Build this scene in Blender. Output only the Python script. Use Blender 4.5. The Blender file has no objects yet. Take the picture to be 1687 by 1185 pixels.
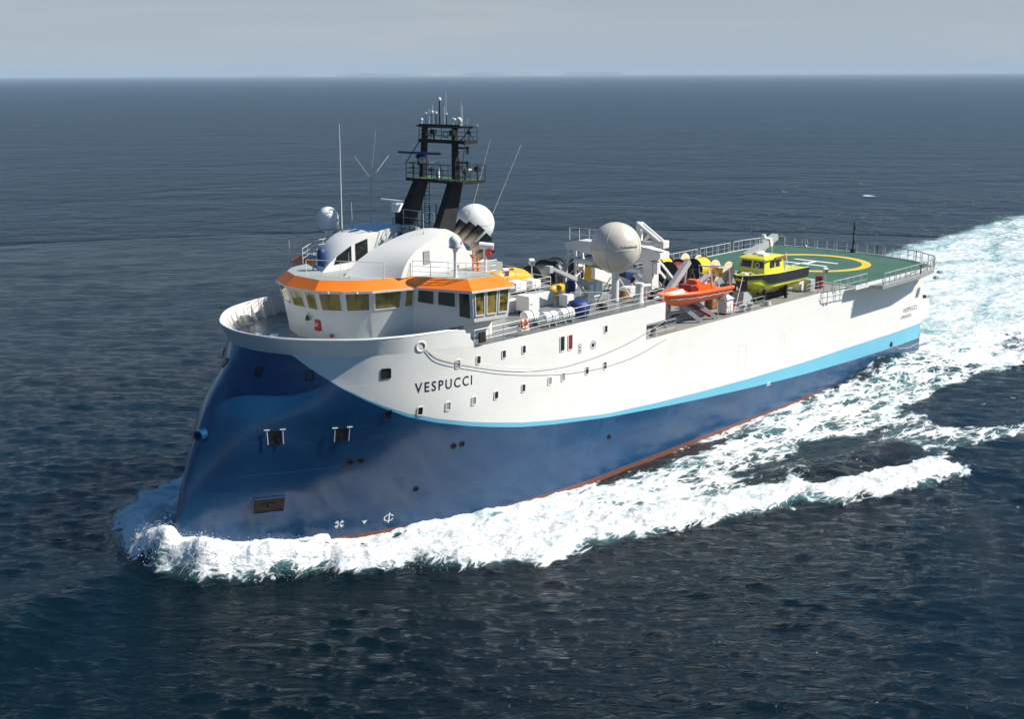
import bpy, math, random
import numpy as np
from mathutils import Vector, Matrix
random.seed(7); RNG = np.random.default_rng(11)
scene = bpy.context.scene
COL = scene.collection
ORG = {}                                   # world origin of every object made here

# ------------------------------------------------------------------ mesh builder
class MB:
    def __init__(s): s.v=[]; s.f=[]; s.m=[]
    def add(s, vs, fs, m=0):
        o=len(s.v); s.v+= [tuple(map(float,p)) for p in vs]
        for f in fs: s.f.append([i+o for i in f]); s.m.append(m)
        return s
    def box(s, lo, hi, m=0, bev=0.0):
        x0,y0,z0=lo; x1,y1,z1=hi
        if bev<=0:
            return s.add([(x0,y0,z0),(x1,y0,z0),(x1,y1,z0),(x0,y1,z0),(x0,y0,z1),(x1,y0,z1),(x1,y1,z1),(x0,y1,z1)],
              [(3,2,1,0),(4,5,6,7),(0,1,5,4),(1,2,6,5),(2,3,7,6),(3,0,4,7)],m)
        b=bev
        def ring(z,i): return [(x0+i+b,y0+i,z),(x1-i-b,y0+i,z),(x1-i,y0+i+b,z),(x1-i,y1-i-b,z),(x1-i-b,y1-i,z),(x0+i+b,y1-i,z),(x0+i,y1-i-b,z),(x0+i,y0+i+b,z)]
        return s.loft([ring(z0,b*.7),ring(z0+b,0),ring(z1-b,0),ring(z1,b*.7)],m)
    def loft(s, rings, m=0, closed=True, caps=True):
        n=len(rings[0]); vs=[p for r in rings for p in r]; fs=[]
        for i in range(len(rings)-1):
            for j in range(n if closed else n-1):
                k=(j+1)%n; fs.append((i*n+j,i*n+k,(i+1)*n+k,(i+1)*n+j))
        if caps and closed:
            fs.append(tuple(range(n-1,-1,-1))); fs.append(tuple((len(rings)-1)*n+j for j in range(n)))
        return s.add(vs,fs,m)
    def tube(s, pts, r=.03, n=6, m=0, r2=None, caps=True):
        pts=[Vector(p) for p in pts]; rings=[]; up=Vector((0,0,1))
        for i,p in enumerate(pts):
            d=(pts[min(i+1,len(pts)-1)]-pts[max(i-1,0)]).normalized()
            a=d.cross(up if abs(d.z)<.95 else Vector((1,0,0))).normalized(); b=d.cross(a)
            rr=r if r2 is None else r+(r2-r)*i/(len(pts)-1)
            rings.append([p+rr*(a*math.cos(t)+b*math.sin(t)) for t in [2*math.pi*k/n for k in range(n)]])
        return s.loft(rings,m,caps=caps)
    def beam(s, a, b, w=.2, h=.2, m=0, w2=None, h2=None, up=(0,0,1)):
        a=Vector(a); b=Vector(b); d=(b-a).normalized(); u=Vector(up)
        if abs(d.dot(u))>.97: u=Vector((1,0,0))
        sd=d.cross(u).normalized(); u=sd.cross(d); w2=w if w2 is None else w2; h2=h if h2 is None else h2
        R=lambda p,w,h:[p+sd*w/2+u*h/2,p-sd*w/2+u*h/2,p-sd*w/2-u*h/2,p+sd*w/2-u*h/2]
        return s.loft([R(a,w,h),R(b,w2,h2)],m)
    def lathe(s, prof, c=(0,0,0), n=24, m=0, axis=(0,0,1)):
        M=Vector((0,0,1)).rotation_difference(Vector(axis).normalized()).to_matrix(); c=Vector(c); rings=[]
        for r,z in prof: rings.append([c+M@Vector((max(r,1e-3)*math.cos(t),max(r,1e-3)*math.sin(t),z)) for t in [2*math.pi*k/n for k in range(n)]])
        return s.loft(rings,m)
    def cyl(s, a, b, r, n=16, m=0):
        a=Vector(a); b=Vector(b); return s.lathe([(r,0),(r,(b-a).length)],a,n,m,b-a)
    def sphere(s, c, r, n=28, k=16, m=0, sz=1.0, z0=-90):
        pr=[(r*math.cos(t),r*sz*math.sin(t)) for t in [math.radians(z0)+(math.pi/2-math.radians(z0))*i/k for i in range(k+1)]]
        return s.lathe(pr,c,n,m)
    def torus(s, c, R, r, axis=(0,0,1), n=28, k=8, m=0, a0=0, a1=360):
        M=Vector((0,0,1)).rotation_difference(Vector(axis).normalized()).to_matrix(); c=Vector(c)
        full=abs(a1-a0)>=360; N=n if full else n+1
        rings=[]
        for i in range(N):
            t=math.radians(a0+(a1-a0)*i/n); ct,st=math.cos(t),math.sin(t)
            rings.append([c+M@Vector(((R+r*math.cos(q))*ct,(R+r*math.cos(q))*st,r*math.sin(q))) for q in [2*math.pi*j/k for j in range(k)]])
        if full: rings.append(rings[0])
        return s.loft(rings,m,caps=not full)
    def prism(s, poly, z0, z1, m=0):
        n=len(poly); return s.loft([[(x,y,z0) for x,y in poly],[(x,y,z1) for x,y in poly]],m)
    def build(s, name, mats, parent=None, loc=None, smooth=35):
        if not isinstance(mats,(list,tuple)): mats=[mats]
        base=ORG[parent.name] if parent is not None else (Vector(loc) if loc is not None else Vector((0,0,0)))
        V=np.array(s.v,dtype=np.float32)-np.array(base,dtype=np.float32)
        me=bpy.data.meshes.new(name); me.from_pydata(V.tolist(),[],s.f)
        for mm in mats: me.materials.append(mm)
        me.polygons.foreach_set('material_index',np.array(s.m,dtype=np.int32))
        import bmesh
        bm=bmesh.new(); bm.from_mesh(me); bmesh.ops.recalc_face_normals(bm,faces=bm.faces); bm.to_mesh(me); bm.free()
        if smooth: 
            me.polygons.foreach_set('use_smooth',np.ones(len(me.polygons),dtype=bool)); me.set_sharp_from_angle(angle=math.radians(smooth))
        me.update()
        o=bpy.data.objects.new(name,me); COL.objects.link(o)
        if parent is not None: o.parent=parent
        else: o.location=base
        ORG[o.name]=Vector(base); return o

def tag(o, label=None, cat=None, group=None, kind=None):
    if label: o['label']=label
    if cat: o['category']=cat
    if group: o['group']=group
    if kind: o['kind']=kind
    return o
def empty(name, loc, label, cat, group=None):
    o=bpy.data.objects.new(name,None); COL.objects.link(o); o.location=loc; o.empty_display_size=.5
    ORG[o.name]=Vector(loc); return tag(o,label,cat,group)
def copy_thing(o, loc, label, rz=None, group=None):
    def cp(q,par):
        c=q.copy(); COL.objects.link(c); c.parent=par
        for ch in [k for k in bpy.data.objects if k.parent is q]: cp(ch,c)
        return c
    c=cp(o,None); c.location=loc; ORG[c.name]=Vector(loc); c['label']=label
    if rz is not None: c.rotation_euler=(0,0,rz)
    if group: c['group']=group
    return c

# ------------------------------------------------------------------ materials
class NT:
    def __init__(s, tree): s.t=tree; s.n=tree.nodes; s.l=tree.links
    def node(s, typ, **kw):
        n=s.n.new(typ)
        for k,v in kw.items():
            if k in ('inp',): 
                for a,b in v.items():
                    if hasattr(b,'links') : s.l.new(b,n.inputs[a])
                    else: n.inputs[a].default_value=b
            else: setattr(n,k,v)
        return n
    def math(s, op, a, b=0.0, clamp=False):
        n=s.n.new('ShaderNodeMath'); n.operation=op; n.use_clamp=clamp
        for i,q in enumerate((a,b)):
            if hasattr(q,'links'): s.l.new(q,n.inputs[i])
            else: n.inputs[i].default_value=q
        return n.outputs[0]
    def mapr(s, v, a, b, c=0., d=1., smooth=True):
        n=s.n.new('ShaderNodeMapRange'); n.interpolation_type='SMOOTHSTEP' if smooth else 'LINEAR'
        s.l.new(v,n.inputs[0]); 
        for i,q in zip((1,2,3,4),(a,b,c,d)): n.inputs[i].default_value=q
        return n.outputs[0]
    def mix(s, f, a, b):
        n=s.n.new('ShaderNodeMix'); n.data_type='RGBA'
        for i,q in ((0,f),(6,a),(7,b)):
            if hasattr(q,'links'): s.l.new(q,n.inputs[i])
            else: n.inputs[i].default_value=(q if not isinstance(q,tuple) else (*q[:3],1))
        return n.outputs[2]
    def coord(s, scale=(1,1,1), rot=(0,0,0), world=False):
        if world: src=s.n.new('ShaderNodeNewGeometry').outputs['Position']
        else: src=s.n.new('ShaderNodeTexCoord').outputs['Object']
        m=s.n.new('ShaderNodeMapping'); s.l.new(src,m.inputs[0]); m.inputs['Scale'].default_value=scale; m.inputs['Rotation'].default_value=rot
        return m.outputs[0]
    def noise(s, vec, scale=1., detail=4., rough=.55, dist=0.):
        n=s.n.new('ShaderNodeTexNoise'); s.l.new(vec,n.inputs['Vector'])
        n.inputs['Scale'].default_value=scale; n.inputs['Detail'].default_value=detail; n.inputs['Roughness'].default_value=rough; n.inputs['Distortion'].default_value=dist
        return n.outputs['Fac']
    def bump(s, h, strength=.3, dist=.1, normal=None):
        n=s.n.new('ShaderNodeBump'); s.l.new(h,n.inputs['Height']); n.inputs['Strength'].default_value=strength; n.inputs['Distance'].default_value=dist
        if normal is not None: s.l.new(normal,n.inputs['Normal'])
        return n.outputs[0]
def newmat(name):
    m=bpy.data.materials.new(name); m.use_nodes=True; t=NT(m.node_tree); b=t.n['Principled BSDF']; return m,t,b
def paint(name, col, rough=.45, metal=0., var=.12, scale=1.2, streak=0., streakcol=(.35,.22,.12), bump=0., bscale=6., grime=(.25,.24,.22), grimeamt=.0, coat=0.):
    m,t,b=newmat(name); v=t.coord(world=True)
    n=t.noise(v,scale,5,.6)
    lo=tuple(c*(1-var) for c in col); hi=tuple(min(c*(1+var*.6),1) for c in col)
    c=t.mix(n,lo,hi)
    if grimeamt>0:
        g=t.mapr(t.noise(v,scale*2.3,6,.7,.4),.52,.75,0,grimeamt); c=t.mix(g,c,grime)
    if streak>0:
        vs=t.coord((1.6,1.6,.09),world=True); st=t.mapr(t.noise(vs,1.6,5,.65),.58,.78,0,streak); c=t.mix(st,c,streakcol)
    t.l.new(c,b.inputs['Base Color']); b.inputs['Metallic'].default_value=metal
    r=t.mapr(n,.3,.7,max(rough-.08,.02),rough+.08); t.l.new(r,b.inputs['Roughness'])
    if coat: b.inputs['Coat Weight'].default_value=coat; b.inputs['Coat Roughness'].default_value=.08
    if bump>0: t.l.new(t.bump(t.noise(v,bscale,4,.6),bump,.05),b.inputs['Normal'])
    return m
M={}
M['white']=paint('white_paint',(.78,.77,.73),.38,var=.05,scale=.35,grimeamt=.12,grime=(.5,.47,.42))
M['offwhite']=paint('cream_gelcoat',(.62,.57,.49),.35,var=.09,scale=.9,grimeamt=.45,grime=(.5,.38,.26))
M['gel']=paint('white_gelcoat',(.8,.8,.78),.3,var=.04,scale=.6)
M['grey']=paint('grey_paint',(.42,.43,.43),.5,var=.1,scale=.8,grimeamt=.2)
M['galv']=paint('galvanised_steel',(.42,.43,.42),.42,metal=.35,var=.15,scale=2.)
M['railw']=paint('white_rail_paint',(.74,.74,.72),.45,var=.06)
M['deckgrey']=paint('grey_deck_paint',(.20,.215,.205),.32,var=.22,scale=.5,grimeamt=.35,grime=(.12,.11,.1),bump=.15,bscale=2.)
M['deckwork']=paint('worn_deck_paint',(.27,.27,.245),.55,var=.25,scale=.6,grimeamt=.5,grime=(.13,.11,.08),bump=.15)
M['roofgrey']=paint('pale_roof_paint',(.36,.39,.37),.5,var=.12,scale=.6,grimeamt=.2)
M['orange']=paint('orange_visor_paint',(.95,.22,.012),.45,var=.1,scale=.9,grimeamt=.15,grime=(.45,.08,.01))
M['boator']=paint('orange_boat_paint',(.88,.12,.01),.35,var=.12,scale=1.5,grimeamt=.2,grime=(.4,.05,.01))
M['yellow']=paint('yellow_gelcoat',(.75,.62,.02),.3,var=.08,scale=.8,coat=.3)
M['lime']=paint('lime_yellow_gelcoat',(.78,.76,.05),.3,var=.06,scale=.8,coat=.3)
M['gold']=paint('golden_yellow_float',(.72,.42,.008),.4,var=.12,scale=1.2,grimeamt=.25,grime=(.4,.2,.01))
M['black']=paint('black_mast_paint',(.006,.006,.007),.8,var=.3,scale=1.5)
M['rubber']=paint('black_rubber',(.013,.014,.017),.6,var=.3,scale=3,bump=.3,bscale=12)
M['navyrub']=paint('dark_navy_fender',(.014,.018,.032),.5,var=.3,scale=2.)
M['mastgreen']=paint('green_platform',(.06,.13,.05),.6,var=.2)
M['blue']=paint('blue_tarpaulin',(.012,.035,.16),.5,var=.25,scale=2.5,bump=.7,bscale=4)
M['radarblue']=paint('blue_scanner',(.012,.05,.22),.3)
M['red']=paint('red_paint',(.55,.02,.02),.35,var=.12)
M['darkred']=paint('dark_red_paint',(.2,.018,.015),.5,var=.2)
M['cream']=paint('cream_plywood',(.8,.66,.48),.6,var=.15,scale=1.5,grimeamt=.3,grime=(.5,.33,.18))
M['brown']=paint('brown_wood',(.3,.14,.05),.6,var=.25,scale=2)
M['rope']=paint('pale_rope',(.6,.58,.52),.8,var=.15,scale=8)
M['dark']=paint('recess_shade',(.004,.004,.005),.9,var=.3)  # near-black stands in for shade in flat openings; also plain dark fittings
M['hole']=paint('hawse_rust_shade',(.045,.02,.007),.7,var=.5,scale=2.5)  # rust tone darkened to paint in the shade of a deep pocket
M['brass']=paint('aged_brass',(.12,.10,.05),.4,metal=.6,var=.2)
M['letter']=paint('navy_letter_paint',(.012,.018,.05),.4)
M['marking']=paint('white_marking',(.8,.8,.78),.5,var=.06)
M['helimark']=paint('yellow_deck_marking',(.8,.52,.03),.6,var=.08,scale=1.5)
M['heliwhite']=paint('white_deck_marking',(.8,.8,.78),.6,var=.06)
M['green']=paint('green_helideck_paint',(.05,.13,.082),.6,var=.2,scale=.35,grimeamt=.45,grime=(.055,.13,.085),bump=.1,bscale=4)
M['orangering']=paint('orange_lifebuoy',(.8,.16,.04),.5)
def glass(name,col,rough=.08,var=.3,scale=1.2):
    m,t,b=newmat(name); v=t.coord(world=True); n=t.noise(v,scale,3,.5,.5)
    t.l.new(t.mix(t.mapr(n,.35,.65),tuple(c*(1-var) for c in col),tuple(c*(1+var) for c in col)),b.inputs['Base Color'])
    b.inputs['Roughness'].default_value=rough; b.inputs['IOR'].default_value=1.5; return m
M['amber']=glass('amber_backlit_glass',(.24,.185,.045),.1,.25)  # sunlight coming through the bridge from behind, painted as pane colour
M['ambermix']=glass('amber_streaked_glass',(.17,.125,.03),.08,.85,1.6)
M['smoke']=glass('smoked_glass',(.02,.025,.025),.06,.3)
M['pane']=glass('porthole_glass',(.03,.028,.022),.08,.7,.5)
M['exhaust']=None
def _exh():
    m,t,b=newmat('sooty_exhaust'); 
    g=t.n.new('ShaderNodeTexCoord').outputs['Generated']; s=t.n.new('ShaderNodeSeparateXYZ'); t.l.new(g,s.inputs[0])
    n=t.noise(t.coord(world=True),3.,4,.6); f=t.math('ADD',t.mapr(s.outputs[2],.15,.75),t.math('MULTIPLY',t.math('SUBTRACT',n,.5),.6),True)
    t.l.new(t.mix(f,(.4,.32,.24),(.005,.005,.005)),b.inputs['Base Color']); b.inputs['Roughness'].default_value=.6; return m
M['exhaust']=_exh()
# hull paints: stained, cloudy reflections painted into the blue, plate seams as shallow bump
def hullmat(name,col,stain_sheen,amt,rough,spec=.5,coat=0.,plates=.25):
    m,t,b=newmat(name); v=t.coord(world=True)
    n=t.noise(t.coord((.16,.16,.3),world=True),1.,7,.62,.6); n2=t.noise(t.coord((.8,.8,.06),world=True),1.3,5,.6)
    f=t.math('MULTIPLY',t.mapr(n,.42,.72),amt); f=t.math('ADD',f,t.math('MULTIPLY',t.mapr(n2,.5,.8),amt*.5),True)
    t.l.new(t.mix(f,col,stain_sheen),b.inputs['Base Color'])
    t.l.new(t.mapr(n,.3,.7,rough-.05,rough+.1),b.inputs['Roughness'])
    b.inputs['Specular IOR Level'].default_value=spec
    if coat: b.inputs['Coat Weight'].default_value=coat; b.inputs['Coat Roughness'].default_value=.1
    sp=t.n.new('ShaderNodeSeparateXYZ'); t.l.new(t.n.new('ShaderNodeNewGeometry').outputs['Position'],sp.inputs[0])
    cb=t.n.new('ShaderNodeCombineXYZ'); t.l.new(sp.outputs[0],cb.inputs[0]); t.l.new(sp.outputs[2],cb.inputs[1])
    br=t.n.new('ShaderNodeTexBrick'); t.l.new(cb.outputs[0],br.inputs['Vector'])
    for k,q in (('Scale',1.),('Mortar Size',.018),('Mortar Smooth',.6),('Brick Width',7.5),('Row Height',2.7)): br.inputs[k].default_value=q
    br.inputs['Color1'].default_value=br.inputs['Color2'].default_value=(1,1,1,1); br.inputs['Mortar'].default_value=(0,0,0,1)
    wob=t.noise(t.coord((.5,.5,.7),world=True),1.,3,.5)
    h=t.math('ADD',t.math('MULTIPLY',br.outputs['Fac'],-.4),t.math('MULTIPLY',wob,1.0))
    t.l.new(t.bump(h,plates,.06),b.inputs['Normal']); return m
M['hullwhite']=hullmat('white_hull_paint',(.79,.78,.735),(.72,.68,.60),.42,.36,plates=.4)
M['hullblue']=hullmat('blue_hull_paint',(.0018,.043,.122),(.022,.09,.18),.5,.22,spec=.5,coat=.25)  # pale mottling stands in for cloudy foam reflections on the gloss
M['hullaqua']=hullmat('aqua_stripe_paint',(.14,.46,.61),(.2,.5,.62),.4,.4)
M['hullred']=hullmat('red_boot_topping',(.19,.068,.042),(.10,.05,.036),.7,.55,plates=.1)

# ------------------------------------------------------------------ camera, light, air
CAMP=Vector((-36.08066,-61.93578,29.33744))
cam=bpy.data.cameras.new('camera'); camo=bpy.data.objects.new('camera',cam); COL.objects.link(camo)
Rw=np.array([[0.68112802,-0.73215295,-0.00408435],[-0.17331206,-0.15580872,-0.97246418],[0.71135613,0.66308047,-0.23301662]])
camo.matrix_world=Matrix([[Rw[0][i],-Rw[1][i],-Rw[2][i],CAMP[i]] for i in range(3)]+[[0,0,0,1]])
cam.sensor_width=36; cam.lens=36*1965/1687; cam.clip_start=.5; cam.clip_end=250000
scene.camera=camo
SUN_EL=math.radians(44); SUN_AZ=math.radians(-46)      # azimuth from +x towards +y
sd=Vector((math.cos(SUN_AZ)*math.cos(SUN_EL),math.sin(SUN_AZ)*math.cos(SUN_EL),math.sin(SUN_EL)))
sl=bpy.data.lights.new('sun','SUN'); sl.energy=5.0; sl.angle=math.radians(.53); sl.color=(1,.95,.87)
so=bpy.data.objects.new('sun',sl); COL.objects.link(so); so.rotation_euler=sd.to_track_quat('Z','Y').to_euler(); so.location=(0,-80,80)
w=bpy.data.worlds.new('World'); scene.world=w; w.use_nodes=True; wt=NT(w.node_tree)
sky=wt.node('ShaderNodeTexSky'); sky.sky_type='NISHITA'; sky.sun_disc=False; sky.sun_elevation=SUN_EL
sky.sun_rotation=math.atan2(sd.x,sd.y); sky.air_density=1.0; sky.dust_density=.7; sky.ozone_density=3.5; sky.altitude=10
bg=wt.n['Background']
# pale sea haze low in the sky with faint streaky cloud, deeper blue overhead
tc=wt.n.new('ShaderNodeTexCoord').outputs['Generated']; mp=wt.n.new('ShaderNodeMapping'); wt.l.new(tc,mp.inputs[0]); mp.inputs['Scale'].default_value=(2.6,2.6,26)
sz=wt.n.new('ShaderNodeSeparateXYZ'); wt.l.new(tc,sz.inputs[0])
cl=wt.mapr(wt.noise(mp.outputs[0],1.3,6,.62,.5),.4,.75,0,1)
tint=wt.n.new('ShaderNodeMix'); tint.data_type='RGBA'; tint.blend_type='MULTIPLY'; tint.inputs[0].default_value=1; wt.l.new(sky.outputs[0],tint.inputs[6]); tint.inputs[7].default_value=(.27,.60,.80,1)
low=wt.mix(cl,(4.3,4.85,5.3),(5.1,5.3,5.5))
wt.l.new(wt.mix(wt.mapr(sz.outputs[2],.02,.17,1,0),tint.outputs[2],low),bg.inputs[0]); bg.inputs[1].default_value=.072
vs=scene.view_settings; vs.view_transform='Standard'; vs.look='None'; vs.gamma=1; vs.exposure=0.47; vs.use_curve_mapping=False
scene.cycles.max_bounces=6; scene.cycles.volume_bounces=0; scene.cycles.caustics_reflective=False; scene.cycles.caustics_refractive=False

# ------------------------------------------------------------------ sea
def vnoise(x,y,seed=0):
    xi=np.floor(x).astype(np.int64); yi=np.floor(y).astype(np.int64); fx=x-xi; fy=y-yi
    fx=fx*fx*fx*(fx*(fx*6-15)+10); fy=fy*fy*fy*(fy*(fy*6-15)+10)
    def h(a,b):
        n=(a*374761393+b*668265263+seed*1442695041)&0xffffffff; n=((n^(n>>13))*1274126177)&0xffffffff; return ((n^(n>>16))&0xffff)/65535.
    return (h(xi,yi)*(1-fx)+h(xi+1,yi)*fx)*(1-fy)+(h(xi,yi+1)*(1-fx)+h(xi+1,yi+1)*fx)*fy
def fbm(x,y,o=4,seed=0):
    a=.5; t=0; s=0
    for k in range(o): t=t+a*vnoise(x*2**k+17*k,y*2**k-9*k,seed+k); s+=a; a*=.55
    return t/s
def segdist(px,py,pts,closed=False):
    d=np.full(px.shape,1e9); tpar=np.zeros(px.shape); sgn=np.ones(px.shape)
    P=list(pts)+([pts[0]] if closed else [])
    for i in range(len(P)-1):
        ax,ay=P[i]; bx,by=P[i+1]; vx,vy=bx-ax,by-ay; L=vx*vx+vy*vy+1e-9
        t=np.clip(((px-ax)*vx+(py-ay)*vy)/L,0,1); q=np.hypot(px-ax-t*vx,py-ay-t*vy)
        mk=q<d; d=np.where(mk,q,d); tpar=np.where(mk,i+t,tpar); sgn=np.where(mk,np.sign(vx*(py-ay)-vy*(px-ax)),sgn)
    return d,tpar,sgn
def inside(px,py,poly):
    c=np.zeros(px.shape,bool); n=len(poly)
    for i in range(n):
        x0,y0=poly[i]; x1,y1=poly[(i+1)%n]
        if y0==y1: continue
        c^=((y0>py)!=(y1>py))&(px<(x1-x0)*(py-y0)/(y1-y0)+x0)
    return c
def sstep(a,b,x):
    t=np.clip((x-a)/(b-a),0,1); return t*t*(3-2*t)
OUTER=[(9.7,14.9),(6.8,14),(3.8,11.6),(.2,7.1),(-1.4,4.3),(-1.9,1),(-1.7,-1.5),(-.6,-4.1),(1.4,-4.9),(3,-7),(6,-8.4),(8,-10.5),(10.5,-13.3),(12.4,-15.1),(15,-16.4),(18,-17.5),(21.1,-17.2),(23.6,-17),(24.6,-19.7),(27.8,-20.1),(32.4,-20.3),(33.5,-24.2),(36.3,-23.9),(39.5,-26.5),(44.3,-27.3),(47.5,-29),(50.2,-29.7),(51.7,-28.6)]
POLYS=[ # polygon, foam density, edge softness, only-darken
 (OUTER+[(48.5,-26.6),(44,-25.4),(40.5,-24),(40,-21),(45,-16.5),(54,-18.5),(60,-19),(64,-17.5),(70,-17.5),(80,-18),(95,-20),(115,-23),(115,-11),(86,-8),(60,-6),(30,-6),(10,0),(12,10)],.80,1.0),
 ([(x,-y) for x,y in OUTER[7:]]+[(60,24),(90,22),(86,8),(30,6),(8,4)],.8,1.5),
 ([(51,-19),(64,-17.5),(63.5,-20),(61,-23),(66,-26),(71,-28.5),(92,-36),(95,-43),(75,-34),(60,-28.4),(53,-25.8),(50.5,-27.5),(48,-26)],.70,1.2),
 ([(83,-9.5),(83,9.5),(92,19),(120,25),(160,29),(215,32),(320,38),(320,-26),(112,-16)],.68,4.),
 ([(100,-12.5),(118,-14),(135,-20),(160,-30),(140,-34),(110,-24),(92,-17),(88,-13)],.5,3.),
 ([(120,26),(135,36),(150,44),(165,45),(150,36),(140,29)],.3,4.),
 ([(44.8,-19.3),(50.4,-20),(54.1,-20.7),(53.6,-22.8),(52,-25),(48.9,-26),(45.7,-25.5),(42.4,-24.4),(41,-23),(42,-20.8)],.30,1.4),
 ([(36.4,-16.7),(39.9,-16.3),(44.8,-16.2),(45.6,-18),(39.8,-20.6),(36.4,-19.4),(35.2,-17.8)],.5,.9),
 ([(62.5,-18.5),(70,-19),(80,-21.5),(97,-27),(97,-33),(77,-27.3),(67.5,-26),(62,-21.8)],.34,2.0),
 ([(29,-9),(33,-9.4),(39,-9.4),(46,-10.3),(47,-11.2),(40,-11.4),(33,-11.2),(28,-10.2)],.4,.6),
 ([(3.2,-2.6),(6,-3.6),(9,-5),(12,-6),(13,-6.9),(9,-6.3),(5.5,-5.0)],.25,.5),
 ([(64,-9),(72,-9.2),(80,-9.5),(80,-10.3),(70,-10.6),(64,-10.4)],.45,.6)]
CREST=[(3.5,10.5),(.8,6),(-.5,3),(-.7,-.5),(.3,-3.4),(2.5,-5.3),(6,-7.2),(9,-9.6),(12.5,-13),(16,-15.4),(20,-16),(24,-17.2),(28,-18.8),(33,-21),(37,-22.8),(41,-25),(46,-26.5),(51,-28)]
CRESTH=[.9,1.3,1.8,1.9,1.75,1.45,1.1,.9,.75,.6,.5,.5,.5,.55,.6,.6,.5,.2]
WC=(237.8,72.5)
WIND=math.atan2(.66,.71)
WV=[]
for k in range(84):
    lam=.45*(11/.45)**((k+RNG.random())/84); th=WIND+RNG.normal(0,.30 if lam<1.5 else .5)
    WV.append((2*math.pi/lam,th,RNG.random()*6.283,lam,(.019+.011*(.8<lam<2.2))*lam/(2*math.pi)*(1 if lam<1.8 else .5 if lam<4 else .28)))
def sea(x,y,sp):
    """height, sideways shift and foam density at rest position x,y; sp = local mesh spacing"""
    z=np.zeros(x.shape); dx=np.zeros(x.shape); dy=np.zeros(x.shape)
    gust=.55+.9*fbm(x/38.,y/38.,3,5)
    for k,th,ph,lam,a in WV:
        aa=a*np.clip((lam/np.maximum(sp,.05)-2.2)/2.5,0,1)*gust
        if aa.max()<=0: continue
        p=k*(x*math.cos(th)+y*math.sin(th))+ph; s_,c_=np.sin(p),np.cos(p)
        z+=aa*c_; dx-=.5*aa*math.cos(th)*s_; dy-=.5*aa*math.sin(th)*s_
    D=np.zeros(x.shape)
    nr=(x>-20)&(x<330)&(y>-60)&(y<70)
    X=x[nr]; Y=y[nr]
    wx=X+2.2*(fbm(X/3.2,Y/3.2,4,21)-.5)*1.3; wy=Y+2.2*(fbm(X/3.2+50,Y/3.2,4,22)-.5)*1.3
    wx=wx+.8*(fbm(X/.9,Y/.9,3,31)-.5); wy=wy+.8*(fbm(X/.9+9,Y/.9,3,32)-.5)
    d=np.zeros(X.shape)
    for poly,val,soft in POLYS:
        q,_,_=segdist(wx,wy,poly,True); q=np.where(inside(wx,wy,poly),q,-q)
        f=sstep(-soft*.5,soft,q); d=d+(val-d)*f if val<.6 else np.maximum(d,val*f)
        if val>=.6: d=np.maximum(d,.2*sstep(-4.5*min(soft,1.5),0,q))
    far=np.clip((X-84)/200,0,1); d=d*(1-.18*far); d=np.where(X<84,d*(1-.25*sstep(20,36,X)),d); d=np.where((d>.6)&(X<24),np.minimum(d+.14*sstep(24,8,X),1.),d)
    # hull-side water level and the bow's breaking crest
    hx=np.array([-3,-.5,3,6,10,15,20,25,30,36,42,50,60,67,74,80,85,95,120]); hz=np.array([.6,1.5,.9,.6,.38,.45,.4,.15,-.42,-.45,-.05,.12,.08,.42,1.45,1.05,.5,.3,0])
    hd=np.maximum(np.abs(Y)-np.interp(X,[-1,0,5,10,15,20,27],[0,0,2.5,5,7,8.5,9.5]),0)
    zz=np.interp(X,hx,hz)*np.exp(-(hd/3.6)**2)
    for sg in (1,-1):
        cr=[(a,b*sg) for a,b in CREST] if sg==1 else [(a,-b) for a,b in CREST[4:]]
        ch=CRESTH if sg==1 else CRESTH[4:]
        q,t,s_=segdist(wx*.5+X*.5,wy*.5+Y*.5,cr); s_=s_*sg if sg==-1 else s_
        H=np.interp(t,range(len(ch)),ch)*(.72+.56*fbm(t*2.7,t*0+3,3,40))
        out=(s_<0); prof=np.where(out,np.exp(-(q/1.5)**2),np.exp(-(q/2.8)**2))
        zz=np.maximum(zz,zz*.3+H*prof)
        inn=np.where(out,0,1)*np.exp(-((q-4.5)/2.4)**2)*(t>6 if sg==1 else t>2); zz=zz-.4*inn*H
        d=np.maximum(d,np.where((q<2.4)&(t>.3)&(t<len(ch)-1.2),np.where(out,1.02-.40*np.maximum(q-.25,0),.95)*np.clip(.55+.95*fbm(wx/2.6,wy/2.6,3,90),.55,1.),0))
    # dark unbroken face of the second wave
    q,_,_=segdist(X,Y,[(40,-19),(45,-20.5),(52,-22)]); zz+=.55*np.exp(-(q/1.6)**2)
    rough=fbm(X/1.7,Y/1.1,4,60)-.5; fine=fbm(X/.55,Y/.45,3,70)-.5
    zz+=sstep(.35,.95,d)*(rough*.5+fine*.2)*np.clip(1.6-sp[nr]*.6,.3,1)
    zz+=sstep(.5,1,d)*.12
    z[nr]=z[nr]*(1-.45*sstep(.3,.9,d))+zz; D[nr]=d
    # a few whitecaps on the open sea
    for cx,cy,L in ((WC[0],WC[1],2.2),(WC[0]-3,WC[1]+22,1.2)):
        q,_,_=segdist(x,y,[(cx-L*.7,cy+L*.7),(cx+L*.7,cy-L*.7)]); f=np.exp(-(q/.8)**2); D=np.maximum(D,.9*f); z+=.25*f
    return z,dx,dy,D
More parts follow.
